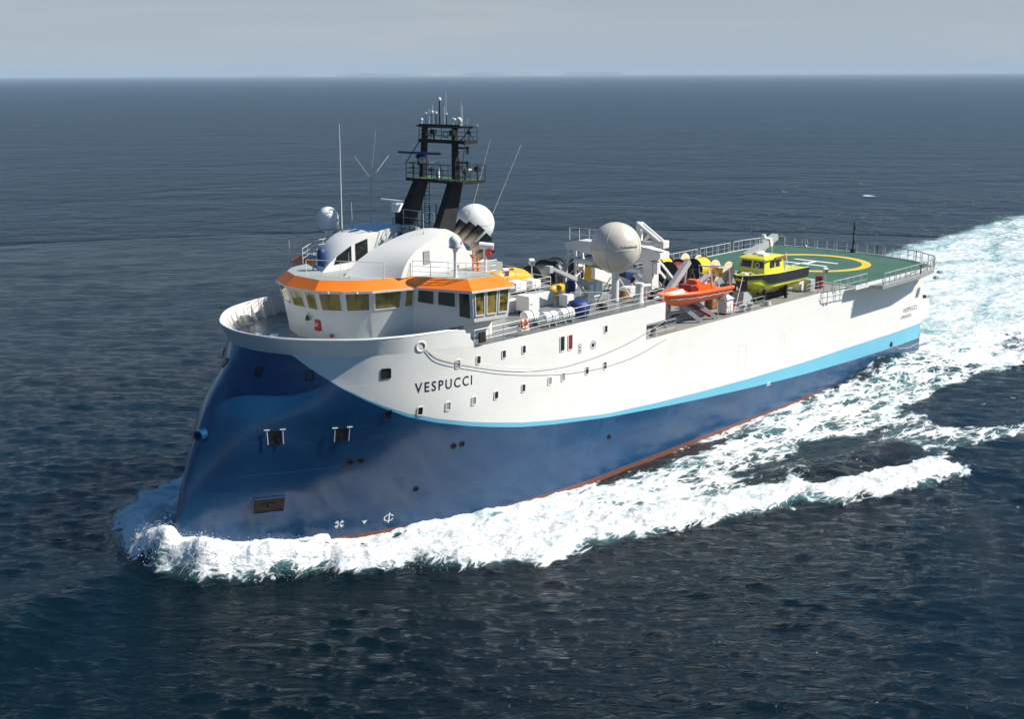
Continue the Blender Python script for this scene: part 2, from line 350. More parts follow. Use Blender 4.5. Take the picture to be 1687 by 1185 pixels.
def build_water():
    f0=math.atan2(.66308,.71136); front=math.radians(37)
    an=np.concatenate([np.linspace(f0-front,f0+front,NANG,endpoint=False),np.linspace(f0+front,f0-front+2*math.pi,300,endpoint=False)])
    r=[4.]
    while r[-1]<48: r.append(r[-1]*1.05)
    while r[-1]<230: r.append(r[-1]+RSTEP*max(1,(r[-1]/75)**1.6))
    while r[-1]<30000: r.append(r[-1]*1.012)
    r=np.array(r); nr,na=len(r),len(an)
    R_,A_=np.meshgrid(r,an,indexing='ij'); x=CAMP.x+R_*np.cos(A_); y=CAMP.y+R_*np.sin(A_)
    dr=np.gradient(r)[:,None]*np.ones_like(A_); da=np.gradient(np.concatenate([an]))[None,:]*R_
    sp=np.maximum(dr,np.abs(da)); x=x.ravel(); y=y.ravel(); sp=sp.ravel()
    z,dx,dy,D=sea(x,y,sp)
    V=np.stack([x+dx,y+dy,z],1); V=np.vstack([V,[[CAMP.x,CAMP.y,0]]])
    i,j=np.meshgrid(np.arange(nr-1),np.arange(na),indexing='ij'); j2=(j+1)%na
    Q=np.stack([i*na+j,(i+1)*na+j,(i+1)*na+j2,i*na+j2],-1).reshape(-1,4)
    jj=np.arange(na); T=np.stack([np.full(na,len(V)-1),jj,(jj+1)%na],1)
    me=bpy.data.meshes.new('water'); nq,nt=len(Q),len(T)
    me.vertices.add(len(V)); me.vertices.foreach_set('co',V.astype(np.float32).ravel())
    me.loops.add(nq*4+nt*3); me.loops.foreach_set('vertex_index',np.concatenate([Q.ravel(),T.ravel()]).astype(np.int32))
    me.polygons.add(nq+nt); me.polygons.foreach_set('loop_start',np.concatenate([np.arange(nq)*4,nq*4+np.arange(nt)*3]).astype(np.int32))
    me.update(calc_edges=True); me.polygons.foreach_set('use_smooth',np.ones(nq+nt,bool))
    at=me.attributes.new('foam','FLOAT','POINT'); at.data.foreach_set('value',np.append(D,0).astype(np.float32))
    lo_=np.clip((sp-.35)/2.2,0,1); al=me.attributes.new('lod','FLOAT','POINT'); al.data.foreach_set('value',np.append(lo_,0).astype(np.float32))
    me.validate(); o=bpy.data.objects.new('water',me); COL.objects.link(o); o['kind']='structure'
    m,t,b=newmat('sea_water'); me.materials.append(m)
    foam=t.node('ShaderNodeAttribute'); foam.attribute_name='foam'; F=foam.outputs['Fac']
    lod=t.node('ShaderNodeAttribute'); lod.attribute_name='lod'; lod=lod.outputs['Fac']
    c0=t.coord((.42,1.0,1.0),world=True)
    warp=t.n.new('ShaderNodeTexNoise'); t.l.new(c0,warp.inputs['Vector']); warp.inputs['Scale'].default_value=.55; warp.inputs['Detail'].default_value=4
    vm=t.node('ShaderNodeVectorMath',operation='MULTIPLY_ADD'); t.l.new(warp.outputs['Color'],vm.inputs[0]); vm.inputs[1].default_value=(2.2,2.2,0); t.l.new(c0,vm.inputs[2])
    cells=[]
    for sc,wd in ((.75,.16),(1.9,.2)):
        vo=t.node('ShaderNodeTexVoronoi',feature='DISTANCE_TO_EDGE'); t.l.new(vm.outputs[0],vo.inputs['Vector']); vo.inputs['Scale'].default_value=sc
        cells.append(t.mapr(vo.outputs['Distance'],0,wd,1,0))
    lace=t.math('MAXIMUM',cells[0],t.math('MULTIPLY',cells[1],.75))
    n1=t.math('ADD',t.math('MULTIPLY',t.math('SUBTRACT',t.noise(c0,.62,9,.66,.9),.5),1.7),.5)
    n=t.math('ADD',t.math('MULTIPLY',n1,.95),t.math('MULTIPLY',lace,.30))
    q=t.math('ADD',t.math('MULTIPLY',F,1.22),t.math('SUBTRACT',n,1.22))
    sp3=t.n.new('ShaderNodeSeparateXYZ'); t.l.new(t.n.new('ShaderNodeNewGeometry').outputs['Position'],sp3.inputs[0])
    wakef=t.math('MULTIPLY',t.mapr(sp3.outputs[0],78,96),t.mapr(t.math('ADD',sp3.outputs[1],t.math('MULTIPLY',sp3.outputs[0],.06)),-9,-1))
    sw=t.noise(t.coord((.10,.22,.2),world=True),1.,6,.62,.8); sw2=t.noise(t.coord((.5,1.3,1),world=True),1.,6,.7,.6)
    qs=t.math('ADD',t.math('MULTIPLY',sw,1.15),t.math('MULTIPLY',sw2,.75)); qs=t.math('ADD',qs,t.math('MULTIPLY',lace,.10)); qs=t.math('SUBTRACT',t.math('ADD',qs,t.math('MULTIPLY',F,.9)),1.34)
    mixm=t.n.new('ShaderNodeMix'); t.l.new(wakef,mixm.inputs[0]); t.l.new(t.mapr(q,-.03,.2),mixm.inputs[2]); t.l.new(t.mapr(qs,-.12,.42),mixm.inputs[3])
    mask=mixm.outputs[0]
    mask=t.math('MULTIPLY',mask,t.mapr(F,.05,.16))
    big=t.noise(t.coord((.11,.16,.1),world=True),1.,4,.55,.4)
    aer=t.math('MULTIPLY',t.mapr(F,.3,.95),t.mapr(big,.32,.66,.25,1.))
    wave=t.noise(t.coord((.006,.006,.006),world=True),1.,3,.5)
    deep=t.mix(wave,(.0005,.0056,.0088),(.0008,.0084,.0132))
    aer=t.math('MAXIMUM',aer,t.math('MULTIPLY',wakef,t.mapr(F,.2,.6)))
    wc=t.mix(aer,deep,(.13,.34,.35))
    fv=t.noise(c0,.9,8,.68,.8); fc=t.mix(t.mapr(fv,.34,.56),(.56,.66,.69),(.88,.885,.88))  # grey shading of the froth painted into the foam colour
    thin=t.math('MULTIPLY',mask,t.mapr(q,-.1,.4,.7,1.))
    t.l.new(t.mix(thin,wc,fc),b.inputs['Base Color'])
    t.l.new(t.math('ADD',t.math('ADD',t.math('MULTIPLY',mask,.55),.08),t.math('MULTIPLY',lod,.16)),b.inputs['Roughness']); b.inputs['IOR'].default_value=1.333
    b.inputs['Specular IOR Level'].default_value=.5
    mpn=t.n.new('ShaderNodeMapping'); mpn.vector_type='TEXTURE'; mpn.inputs['Rotation'].default_value=(0,0,WIND); mpn.inputs['Scale'].default_value=(1,2.5,1)
    t.l.new(t.n.new('ShaderNodeNewGeometry').outputs['Position'],mpn.inputs[0]); rc=mpn.outputs[0]   # ripples longer along the crests
    r0=t.noise(rc,2.8,5,.68,.7); r1=t.noise(rc,1.0,4,.6,.8); c2=t.coord((1,1,1),world=True); r2=t.noise(c2,.36,5,.62,.7); r3=t.noise(c2,.11,3,.55,.5)
    pm=t.n.new('ShaderNodeMapping'); pm.vector_type='TEXTURE'; pm.inputs['Rotation'].default_value=(0,0,WIND); pm.inputs['Scale'].default_value=(1,2.2,1); t.l.new(t.n.new('ShaderNodeNewGeometry').outputs['Position'],pm.inputs[0])
    patch=t.mapr(t.noise(pm.outputs[0],.035,4,.62,.6),.34,.66,.65,1.25)
    bh=t.math('ADD',t.math('MULTIPLY',r0,.12),t.math('MULTIPLY',r1,.34))
    bh=t.math('ADD',bh,t.math('MULTIPLY',r2,t.math('ADD',t.math('MULTIPLY',lod,.95),.12)))
    bh=t.math('ADD',bh,t.math('MULTIPLY',r3,t.math('MULTIPLY',lod,2.4)))
    bh=t.math('MULTIPLY',bh,patch)
    bh=t.math('ADD',bh,t.math('MULTIPLY',t.math('MULTIPLY',t.noise(c0,4.5,6,.7),mask),.12))
    t.l.new(t.bump(bh,1.0,1.0),b.inputs['Normal'])
    return o
NANG=globals().get('NANG',940); RSTEP=globals().get('RSTEP',.22)
water=build_water()

# coast: chalk cliffs far across the sea
def build_coast():
    mb=MB(); n=160; rings=[]
    d0=math.atan2(.66308,.71136)
    for i in range(n+1):
        s=i/n; th=d0+math.radians(13.0-18.4*s)
        rr=25000+900*math.sin(s*9)+500*math.sin(s*23+1); e=sstep(0,.12,np.float64(s))*sstep(1,.97,np.float64(s))
        H=.72*(38+60*fbm(np.array([s*9.]),np.array([.5]),4,3)[0]+45*s*s)*e*1.15+4
        dx,dy=math.cos(th),math.sin(th); P=lambda r,z:(CAMP.x+dx*r,CAMP.y+dy*r,z)
        rings.append([P(rr,-3),P(rr+30,H*.8),P(rr+500,H),P(rr+2500,H*.9),P(rr+2600,-3)])
    mb.loft(rings,0,closed=True,caps=True)
    m,t,b=newmat('chalk_cliff'); t.l.new(t.mix(t.mapr(t.noise(t.coord((.003,.003,.01),world=True),1.,5,.6),.4,.6),(.5,.48,.42),(.16,.2,.12)),b.inputs['Base Color']); b.inputs['Roughness'].default_value=.9
    o=mb.build('coast',m,smooth=40); tag(o,kind='structure'); return o
build_coast()
def build_haze():
    mb=MB(); mb.box((-61000,-61000,-6),(61000,61000,165)); m=bpy.data.materials.new('sea_haze'); m.use_nodes=True; t=m.node_tree; t.nodes.clear()
    o_=t.nodes.new('ShaderNodeOutputMaterial'); v=t.nodes.new('ShaderNodeVolumePrincipled'); v.inputs['Color'].default_value=(.64,.80,.95,1); v.inputs['Density'].default_value=HAZE_D; v.inputs['Anisotropy'].default_value=0.
    t.links.new(v.outputs[0],o_.inputs['Volume']); o=mb.build('haze',m,smooth=0); o['kind']='stuff'
HAZE_D=globals().get('HAZE_D',.00009)
if HAZE_D>0: build_haze()

# hull half-breadth tables: level z -> [(x, half breadth)...]
HB=9.5
LV={-3.0:[(0.6,0),(1.2,.35),(3,1.1),(6,2.4),(10,4.3),(14,6.1),(18,7.5),(22,8.5),(27,9.3),(33,9.5)],
 0.4:[(-0.25,0),(.3,.4),(2,1.2),(5.3,2.65),(9.57,4.85),(12.8,6.15),(15,7.0),(18.5,8.2),(22,8.9),(27.3,9.45),(33,9.5)],
 4.0:[(0.5,0),(.8,.5),(2.5,1.75),(5,3.2),(8,4.9),(11,6.4),(14,7.6),(18,8.75),(22,9.2),(27,9.47),(33,9.5)],
 8.7:[(2.75,0),(2.85,.8),(3.7,2.3),(5.5,3.9),(8.3,6.0),(10.9,7.6),(12.8,8.4),(14.8,8.92),(17,9.22),(21.4,9.42),(27,9.5),(33,9.5)],
 11.4:[(5.0,0),(5.1,1.0),(5.7,2.3),(7.2,4.5),(9,6.45),(10.73,7.7),(12.8,8.6),(15.5,9.2),(19.4,9.48),(24,9.5),(33,9.5)],
 12.6:[(6.05,0),(6.2,1.4),(6.8,3.3),(8.2,5.35),(9.6,6.9),(10.9,7.8),(12.6,8.6),(15.3,9.27),(19,9.48),(24,9.5),(33,9.5)]}
NU=90
def _resample(pts,n):
    p=np.array(pts,float); 
    # smooth by dense Catmull-Rom
    q=np.vstack([2*p[0]-p[1]*np.array([1,1]),p,2*p[-1]-p[-2]])
    q[0]=[p[1][0],-p[1][1]]
    out=[]
    for i in range(1,len(q)-2):
        t=np.linspace(0,1,24,endpoint=False)[:,None]
        a,b,c,d=q[i-1],q[i],q[i+1],q[i+2]
        out.append(.5*((2*b)+(-a+c)*t+(2*a-5*b+4*c-d)*t*t+(-a+3*b-3*c+d)*t**3))
    out=np.vstack(out+[p[-1:]]); out[:,1]=np.clip(out[:,1],0,HB)
    s=np.r_[0,np.cumsum(np.hypot(*np.diff(out,axis=0).T))]; s/=s[-1]
    u=np.linspace(0,1,n)**1.25
    return np.stack([np.interp(u,s,out[:,0]),np.interp(u,s,out[:,1])],1)
ZK=np.array(sorted(LV)); RS=np.array([_resample(LV[z],NU) for z in ZK])   # (level,u,2)
def _pchip(z,Z,V):
    # monotone cubic along levels, V (L,...) 
    z=np.clip(z,Z[0],Z[-1]); h=np.diff(Z); d=(V[1:]-V[:-1])/h.reshape(-1,*([1]*(V.ndim-1)))
    m=np.zeros_like(V); m[0]=d[0]; m[-1]=d[-1]
    for i in range(1,len(Z)-1):
        w1=2*h[i]+h[i-1]; w2=h[i]+2*h[i-1]
        with np.errstate(divide='ignore',invalid='ignore'):
            g=(w1+w2)/(w1/d[i-1]+w2/d[i])
        m[i]=np.where(d[i-1]*d[i]>0,g,0)
    k=min(max(np.searchsorted(Z,z)-1,0),len(Z)-2); t=(z-Z[k])/h[k]
    return (2*t**3-3*t*t+1)*V[k]+(t**3-2*t*t+t)*h[k]*m[k]+(-2*t**3+3*t*t)*V[k+1]+(t**3-t*t)*h[k]*m[k+1]
def ring(z): return _pchip(z,ZK,RS)          # (NU,2) x,b at height z
def hb(x,z):
    r=ring(z); return np.where(x>=33,HB,np.interp(x,r[:,0],r[:,1]))

# ================================================================== the ship: hull and superstructure
ship=empty('survey_ship',(40,0,0),'large white and dark blue survey ship with orange bridge visor steaming to the left','ship')
ZLO=np.array([(0,12.7),(6.85,12.6),(7.31,11.87),(7.7,11.41),(8.51,10.59),(9.66,9.76),(10.9,9.02),(12.05,8.43),(14.04,7.71),(16.89,6.92),(18.75,6.48),(21.45,5.91),(24.26,5.48),(30.4,4.70),(36.5,4.12),(43.3,3.57),(50.9,3.03),(59.3,2.55),(68.9,2.2),(76.8,2.03),(83.4,2.03)])
ZW=np.array([(0,0),(6.9,.02),(10,.12),(13,.27),(20,.33),(30.4,.29),(36.5,.43),(43.3,.63),(50.8,.88),(59.2,1.16),(68.7,1.45),(83.4,1.6)])
zlo=lambda x:np.interp(x,ZLO[:,0],ZLO[:,1]); zhi=lambda x:zlo(x)+np.interp(x,ZW[:,0],ZW[:,1])
XST=83.35
def build_hull():
    xs=np.concatenate([np.arange(34,XST,1.0),[XST]]); XB=35.0
    cols=[('u',i) for i in range(NU)]+[('x',x) for x in xs]
    ncol=len(cols)
    def P(c,z):
        if c[0]=='u': q=ring(min(z,12.6))[c[1]]; return (q[0],q[1],z)
        return (c[1],HB,z)
    def solve(c,fn):
        z=9.
        if c[0]=='x': return float(fn(c[1]))
        lo,hi=0.4,12.6
        for _ in range(40):
            mid=(lo+hi)/2
            if mid<fn(P(c,mid)[0]): lo=mid
            else: hi=mid
        return lo
    def top(c):
        if c[0]=='u':
            x=P(c,12.6)[0]; return 12.6 if x<15.5 else 12.6-.27*min((x-15.5)/2,1)
        return 12.33 if c[1]<=XB else 9.78
    seq=[]
    for k,c in enumerate(cols):
        if c[0]=='x' and abs(c[1]-XB)<1e-6: seq.append((c,12.33)); seq.append((c,9.78))
        else: seq.append((c,top(c)))
    segs=[(5,3),(34,1),(3,2),(22,0)]
    rows=[]
    for c,tp in seq:
        a=.38; b1=solve(c,zlo); b2=min(solve(c,zhi),tp); b1=min(b1,b2)
        zz=list(np.linspace(-3,a,6))+list(np.linspace(a,b1,35)[1:])+list(np.linspace(b1,b2,4)[1:])+list(np.linspace(b2,tp,23)[1:])
        rows.append([P(c,z) for z in zz])
    nr=len(rows[0]); rm=[3]*5+[1]*34+[2]*3+[0]*22
    mb=MB(); n=len(rows)
    for sg in (-1,1):
        o=len(mb.v); mb.v+=[(p[0],sg*p[1],p[2]) for r in rows for p in r]
        for i in range(n-1):
            for j in range(nr-1):
                mb.f.append([o+i*nr+j,o+(i+1)*nr+j,o+(i+1)*nr+j+1,o+i*nr+j+1]); mb.m.append(rm[j])
    # transom
    L=rows[-1]
    for j in range(nr-1):
        a,b=L[j],L[j+1]; mb.add([(XST,-HB,a[2]),(XST,HB,a[2]),(XST,HB,b[2]),(XST,-HB,b[2])],[(0,1,2,3)],rm[j])
    mb.add([(XST-.02,-HB+.02,9.77),(XST-.02,HB-.02,9.77),(35,HB-.02,9.77),(35,-HB+.02,9.77)],[(0,1,2,3)],0)
    o=mb.build('hull',[M['hullwhite'],M['hullblue'],M['hullaqua'],M['hullred']],ship,smooth=0)
    me=o.data
    import bmesh
    bm=bmesh.new(); bm.from_mesh(me); bmesh.ops.remove_doubles(bm,verts=bm.verts,dist=.0015); bmesh.ops.dissolve_degenerate(bm,dist=1e-4,edges=bm.edges); bmesh.ops.recalc_face_normals(bm,faces=bm.faces); bm.to_mesh(me); bm.free()
    me.polygons.foreach_set('use_smooth',np.ones(len(me.polygons),dtype=bool)); me.set_sharp_from_angle(angle=math.radians(40)); return o
hull=build_hull()
def skin(x,z,off=0.,side=-1):
    """point on the hull side at x,z, pushed off the plating along its normal"""
    e=.05; zc=min(z,12.55); b=float(hb(x,zc)); bx=(float(hb(x+e,zc))-float(hb(x-e,zc)))/(2*e); bz=(float(hb(x,zc+e))-float(hb(x,zc-e)))/(2*e)
    nrm=Vector((-bx,1,-bz)).normalized(); return Vector((x+nrm.x*off,side*(b+nrm.y*off),z+nrm.z*off)),Vector((nrm.x,side*nrm.y,nrm.z))
# bulwark round the foredeck
def build_bulwark():
    mb=MB(); R=ring(12.6); pts=[q for q in R if q[0]<15.6]; n=len(pts)
    low=[];rim=[];inn=[];inlow=[]
    for i,q in enumerate(pts):
        a=pts[max(i-1,0)]; b=pts[min(i+1,n-1)]; t=Vector((b[0]-a[0],b[1]-a[1],0)); 
        if i==0: t=Vector((0,1,0))
        nn=Vector((-t.y,t.x,0)).normalized(); 
        f=.46*(1-float(sstep(7,14.5,np.float64(q[0]))))
        low.append(Vector((q[0],q[1],12.595))); rim.append(Vector((q[0],q[1],13.66))+nn*f); inn.append(rim[-1]-nn*.14); inlow.append(low[-1]-nn*.14+Vector((0,0,-.25)))
    # sloping end down to the boat-deck edge
    for x,zr in ((16.0,13.45),(16.7,12.62)):
        b=float(hb(x,12.5)); low.append(Vector((x,b,12.4))); rim.append(Vector((x,b+.01,zr))); inn.append(Vector((x,b-.13,zr))); inlow.append(Vector((x,b-.14,12.3)))
    for sg in (-1,1):
        F=lambda L:[Vector((p.x,sg*p.y,p.z)) for p in L]
        mb.loft([F(low),F(rim),F(inn),F(inlow)],0,closed=False,caps=False)
    o=mb.build('bulwark',M['hullwhite'],ship,smooth=40)
    cap=MB()
    for sg in (-1,1): cap.tube([((p.x+q.x)/2,sg*(p.y+q.y)/2,p.z) for p,q in list(zip(rim,inn))[::3]+[(rim[-2],inn[-2])]],.09,6)
    cap.build('bulwark_rail',M['railw'],o)
    # stays inside
    k=0; last=None
    for i in range(2,n,1):
        p=Vector(inn[i]); 
        if last is not None and (p-last).length<.85: continue
        last=p; q=inlow[i]; d=Vector((rim[i].x-inn[i].x,rim[i].y-inn[i].y,0)).normalized()
        for sg in (-1,1):
            s_=MB(); c=lambda v:Vector((v.x,sg*v.y,v.z)); t=Vector((-d.y,d.x*sg,0)).normalized()*.03 if sg>0 else Vector((d.y,d.x,0)).normalized()*.03
            A,B,C_=c(inn[i])-Vector((0,0,.05)),c(q)-Vector((0,0,.0)),c(q-d*.45)
            s_.loft([[A-t,B-t,C_-t],[A+t,B+t,C_+t]],0)
            s_.build('bulwark_stay',M['white'],o,smooth=0)
    return o
bulwark=build_bulwark()
# decks
R=ring(12.3); fore=[(q[0]+.05,-q[1]+.12) for q in R if q[1]>.13]; 
poly=[(x,y) for x,y in fore if x<33]+[(37.35,-9.42),(37.35,9.42)]+[(x,-y) for x,y in fore[::-1] if x<33]
MB().prism(poly,12.05,12.36).build('boat_deck',M['deckgrey'],ship,smooth=0)
MB().box((34.9,-9.45,9.5),(83.2,9.45,9.79)).build('working_deck',M['deckwork'],ship,smooth=0)
blk=MB()
for sg in (-1,1):
    y0,y1=sorted((sg*9.5,sg*9.38)); blk.box((35.0,y0,10.95),(37.4,y1,12.34))
    y0,y1=sorted((sg*9.38,sg*7.4)); blk.box((35.0,y0,9.79),(35.1,y1,12.05))
    y0,y1=sorted((sg*7.4,sg*7.3)); blk.box((35.0,y0,9.79),(37.4,y1,12.05))
    y0,y1=sorted((sg*9.38,sg*7.4)); blk.box((37.28,y0,10.95),(37.4,y1,12.05))
blk.box((37.28,-7.3,9.79),(37.4,7.3,12.05))
blk.build('deckhouse_bulkhead',M['hullwhite'],ship,smooth=0)
# stern block beyond the transom, with a near-black block as the shade in the slipway opening
sb=MB(); sb.loft([[(83.36,y,z) for y,z in ((-9.42,3.6),(9.42,3.6),(9.42,6.2),(-9.42,6.2))],[(85.6,y,z) for y,z in ((-9.3,4.2),(9.3,4.2),(9.3,5.9),(-9.3,5.9))]],0)
st=sb.build('stern_bulwark',M['hullwhite'],ship,smooth=0)
MB().box((83.37,-9.1,5.2),(85.2,9.1,6.3),0).build('slipway_opening',M['dark'],st,smooth=0)
sf=MB(); 
for y in (-8.2,-6.9): sf.cyl((84.1,y,6.1),(84.1,y,7.9),.42,12)
sf.build('roller_fender',M['brown'],st)

# ---------------------------------------------------------------- openings in the side
def rr_outline(w,h,r,n=4):
    pts=[]
    for cx,cy,a0 in ((w/2-r,h/2-r,0),(-w/2+r,h/2-r,90),(-w/2+r,-h/2+r,180),(w/2-r,-h/2+r,270)):
        for k in range(n+1):
            a=math.radians(a0+90*k/n); pts.append((cx+r*math.cos(a),cy+r*math.sin(a)))
    return pts
def port(x,z,w,h,side=-1,r=.09,frame=M['white'],pane=M['pane'],depth=.05,name='porthole',label=None):
    o_=rr_outline(w,h,r); f=.05; i_=rr_outline(w-2*f,h-2*f,max(r-f*.5,.02))
    A=lambda L,off:[skin(x+s,z+t,off,side)[0] for s,t in L]
    p0,n0=skin(x,z,0,side)
    if abs(n0.x)>.6:
        tx=Vector((0,0,1)).cross(n0).normalized(); tx=tx if tx.x>0 else -tx; tz=n0.cross(tx); tz=tz if tz.z>0 else -tz
        A=lambda L,off:[p0+tx*s+tz*t+n0*(off+.02) for s,t in L]
    mb=MB(); mb.loft([A(o_,-.05),A(o_,depth),A(i_,depth),A(i_,.012)],0,caps=False)
    p=mb.build(name,frame,ship,smooth=40)
    if label: p['label']=label
    MB().add(A(i_,.014),[list(range(len(i_)))]).build('pane',pane,p,smooth=0); return p
for x in (12.84,14.79,16.82,18.8,21.37,24.0,25.4,28.0,30.05):
    for s in (-1,1): port(x,8.71,.40,.60,s,pane=M['galv'] if x in (14.79,16.82,24.0,25.4) else M['pane'])
for x in (15.44,17.14,19.4,21.33,30.1):
    for s in (-1,1): port(x,11.41,.40,.60,s,pane=M['galv'] if x in (15.44,) else M['pane'])
for s in (-1,1):
    port(10.87,8.71,.46,.66,s,frame=M['hullblue']); port(10.73,11.41,.55,.66,s,frame=M['black'],depth=.04)
    port(7.27,11.41,.5,.64,s,frame=M['black'],depth=.04); port(5.5,11.5,.46,.66,s,frame=M['black'],depth=.04)
    port(25.27,11.13,.52,1.12,s,pane=M['smoke'],name='side_window'); port(26.12,11.1,.52,1.12,s,pane=M['darkred'],name='side_window',label='side window with a dark red curtain behind it')
    for x,z,rad in ((9.11,5.71,.19),(9.69,5.72,.19),(15.59,5.78,.19),(16.23,5.79,.19),(13.47,3.04,.18),(30.66,3.14,.18)):
        port(x,z,2*rad,2*rad,s,r=rad*.98,frame=M['dark'],pane=M['dark'],depth=.05,name='round_port')
    # framed openings with white guide bars
    for x,z in ((5.15,7.75),(8.48,7.65)):
        p=port(x,z,.62,.85,s,r=.05,frame=M['dark'],pane=M['dark'],depth=.03,name='side_opening')
        g=MB()
        for q in (-.38,.38):
            g.tube([skin(x+q,z+.5,.1,s)[0],skin(x+q,z-.42,.1,s)[0]],.025,5); g.tube([skin(x+q-.14,z+.5,.1,s)[0],skin(x+q+.14,z+.5,.1,s)[0]],.035,5)
        g.build('guide_bar',M['railw'],p)
    # anchor pocket
    p=port(4.87,3.28,1.75,1.05,s,r=.06,frame=M['hullblue'],pane=M['hole'],depth=.12,name='anchor_pocket')
    a=MB(); c,nn=skin(4.87,3.28,.03,s); a.sphere(c,.16,10,6); a.tube([skin(4.5,3.25,.05,s)[0],skin(5.25,3.3,.05,s)[0]],.09,6); a.build('anchor',M['dark'],p)
# fairlead at the stem and rope fairlead in the bulwark
mb=MB(); mb.lathe([(.0,-.2),(.34,-.2),(.34,.62),(.22,.62),(.2,.3),(0,.3)],(2.35,-.25,7.9),18,0,(-1,-.35,.05)); mb.build('bow_fairlead',M['hullblue'],ship)
mb=MB(); c,nn=skin(12.78,12.5,0); c=c+Vector((0,0,.42)); mb.torus(c,.30,.085,nn,24,8); mb.lathe([(0,0.02),(.27,.02),(.27,.0)],c,20,1,nn); mb.build('fairlead_ring',[M['white'],M['galv']],ship)
mb=MB(); c,nn=skin(76.7,2.42,.0); mb.lathe([(0,-.1),(.26,-.1),(.26,.05),(0,.05)],c,16,0,nn); mb.tube([c,c+Vector((1.8,-.05,-.75)),c+Vector((4,-.05,-1.05)),c+Vector((6.3,-.05,-.9)),c+Vector((6.75,-.02,.3))],.03,5,1); mb.build('stern_fairlead',[M['dark'],M['rope']],ship)
mb=MB()
for x in (62.1,62.67): c,nn=skin(x,8.63,0); mb.lathe([(.16,-.05),(.16,.02),(.05,.12)],c,8,0,nn)
mb.build('side_lug',M['grey'],ship)
# painted marks and letters, lying on the plating
def decal(name,polys,x0,z0,mat,side=-1,off=.012,parent=None):
    mb=MB()
    for P in polys: mb.add([skin(x0+s,z0+t,off,side)[0] for s,t in P],[list(range(len(P)))])
    return mb.build(name,mat,parent or ship,smooth=0)
def text_geo(txt,size,space=1.0,bold=0.0):
    cu=bpy.data.curves.new('txt','FONT'); cu.body=txt; cu.size=size; cu.space_character=space; cu.offset=bold; cu.resolution_u=3; cu.align_x='LEFT'
    o=bpy.data.objects.new('txt',cu); COL.objects.link(o); bpy.context.view_layer.update()
    dg=bpy.context.evaluated_depsgraph_get(); me=bpy.data.meshes.new_from_object(o.evaluated_get(dg)); 
    v=[(q.co.x,q.co.y) for q in me.vertices]; f=[list(p.vertices) for p in me.polygons]
    bpy.data.objects.remove(o); bpy.data.curves.remove(cu); bpy.data.meshes.remove(me); return v,f
def fit(v,w,h):
    xs=[p[0] for p in v]; ys=[p[1] for p in v]; return [((p[0]-min(xs))/(max(xs)-min(xs))*w,(p[1]-min(ys))/(max(ys)-min(ys))*h) for p in v]
def ship_text(name,txt,x0,z0,w,h,dz=0.,space=1.15,mat=M['letter'],bold=0.,side=-1):
    v,f=text_geo(txt,1.,space,bold); v=fit(v,w,h); mb=MB()
    mb.add([skin(x0+(s if side<0 else w-s),z0+t+dz*s/w,.014,side)[0] for s,t in v],f); return mb.build(name,mat,ship,smooth=0)
for s in (-1,1):
    ship_text('ship_name','VESPUCCI',12.43,9.93,4.2,.66,-.1,1.3,side=s,bold=.012)
    ship_text('stern_name','VESPUCCI',78.95,5.32,3.15,.46,.0,1.15,side=s)
    ship_text('home_port','LIMASSOL',78.5,4.72,2.45,.34,.0,1.15,side=s)
def arcpoly(r0,r1,a0,a1,n=16,sx=1.,cx=0,cy=0):
    A=[math.radians(a0+(a1-a0)*i/n) for i in range(n+1)]
    return [[(cx+sx*r*math.cos(a),cy+r*math.sin(a)) for r,a in ((r0,A[i]),(r1,A[i]),(r1,A[i+1]),(r0,A[i+1]))] for i in range(n)]
blades=[[(0,0)]+[(.30*math.cos(math.radians(k+q)),.30*math.sin(math.radians(k+q))) for q in (-24,-8,8,24)] for k in (45,135,225,315)]
for s in (-1,1):
    decal('thruster_mark',blades,8.98,1.27,M['marking'],s); decal('draught_mark',[[(-.17,.12),(.17,.12),(0,-.16)]],10.5,1.15,M['marking'],s)
    decal('bulb_mark',arcpoly(.2,.27,20,340,18,1.25)+[[(-.03,-.38),(.05,-.38),(.05,.38),(-.03,.38)]],12.05,1.17,M['marking'],s)
    decal('class_emblem',arcpoly(.27,.31,0,360,24)+[[(.17*math.cos(a),.17*math.sin(a)) for a in [k*math.pi/4 for k in range(8)]]],28.67,10.46,M['letter'],s)
    decal('notice_plate',[[(-.16,-.33),(-.13,-.33),(-.13,.33),(-.16,.33)],[(.13,-.33),(.16,-.33),(.16,.33),(.13,.33)],[(-.13,.30),(.13,.30),(.13,.33),(-.13,.33)],[(-.13,-.33),(.13,-.33),(.13,-.30),(-.13,-.30)],[(-.05,.05),(.06,.05),(.06,.18),(-.05,.18)],[(-.05,-.2),(.06,-.2),(.06,-.05),(-.05,-.05)]],27.18,10.43,M['letter'],s)
    decal('load_mark',[[(-.35,.0),(.3,.0),(.3,.06),(-.35,.06)],[(-.28,.14),(.25,.14),(.25,.2),(-.28,.2)],[(-.2,.28),(.2,.28),(.2,.34),(-.2,.34)]],53.1,2.72,M['marking'],s)
    for (xa,za,xb,zb) in ((47.95,4.85,49.2,7.1),(54.6,4.95,55.45,7.15)):
        w_=.025; decal('shell_door',[[(0,0),(w_,0),(w_,zb-za),(0,zb-za)],[(xb-xa-w_,0),(xb-xa,0),(xb-xa,zb-za),(xb-xa-w_,zb-za)],[(0,zb-za),(xb-xa,zb-za),(xb-xa,zb-za+w_),(0,zb-za+w_)],[(0,-w_),(xb-xa,-w_),(xb-xa,0),(0,0)]],xa,za,M['offwhite'],s)

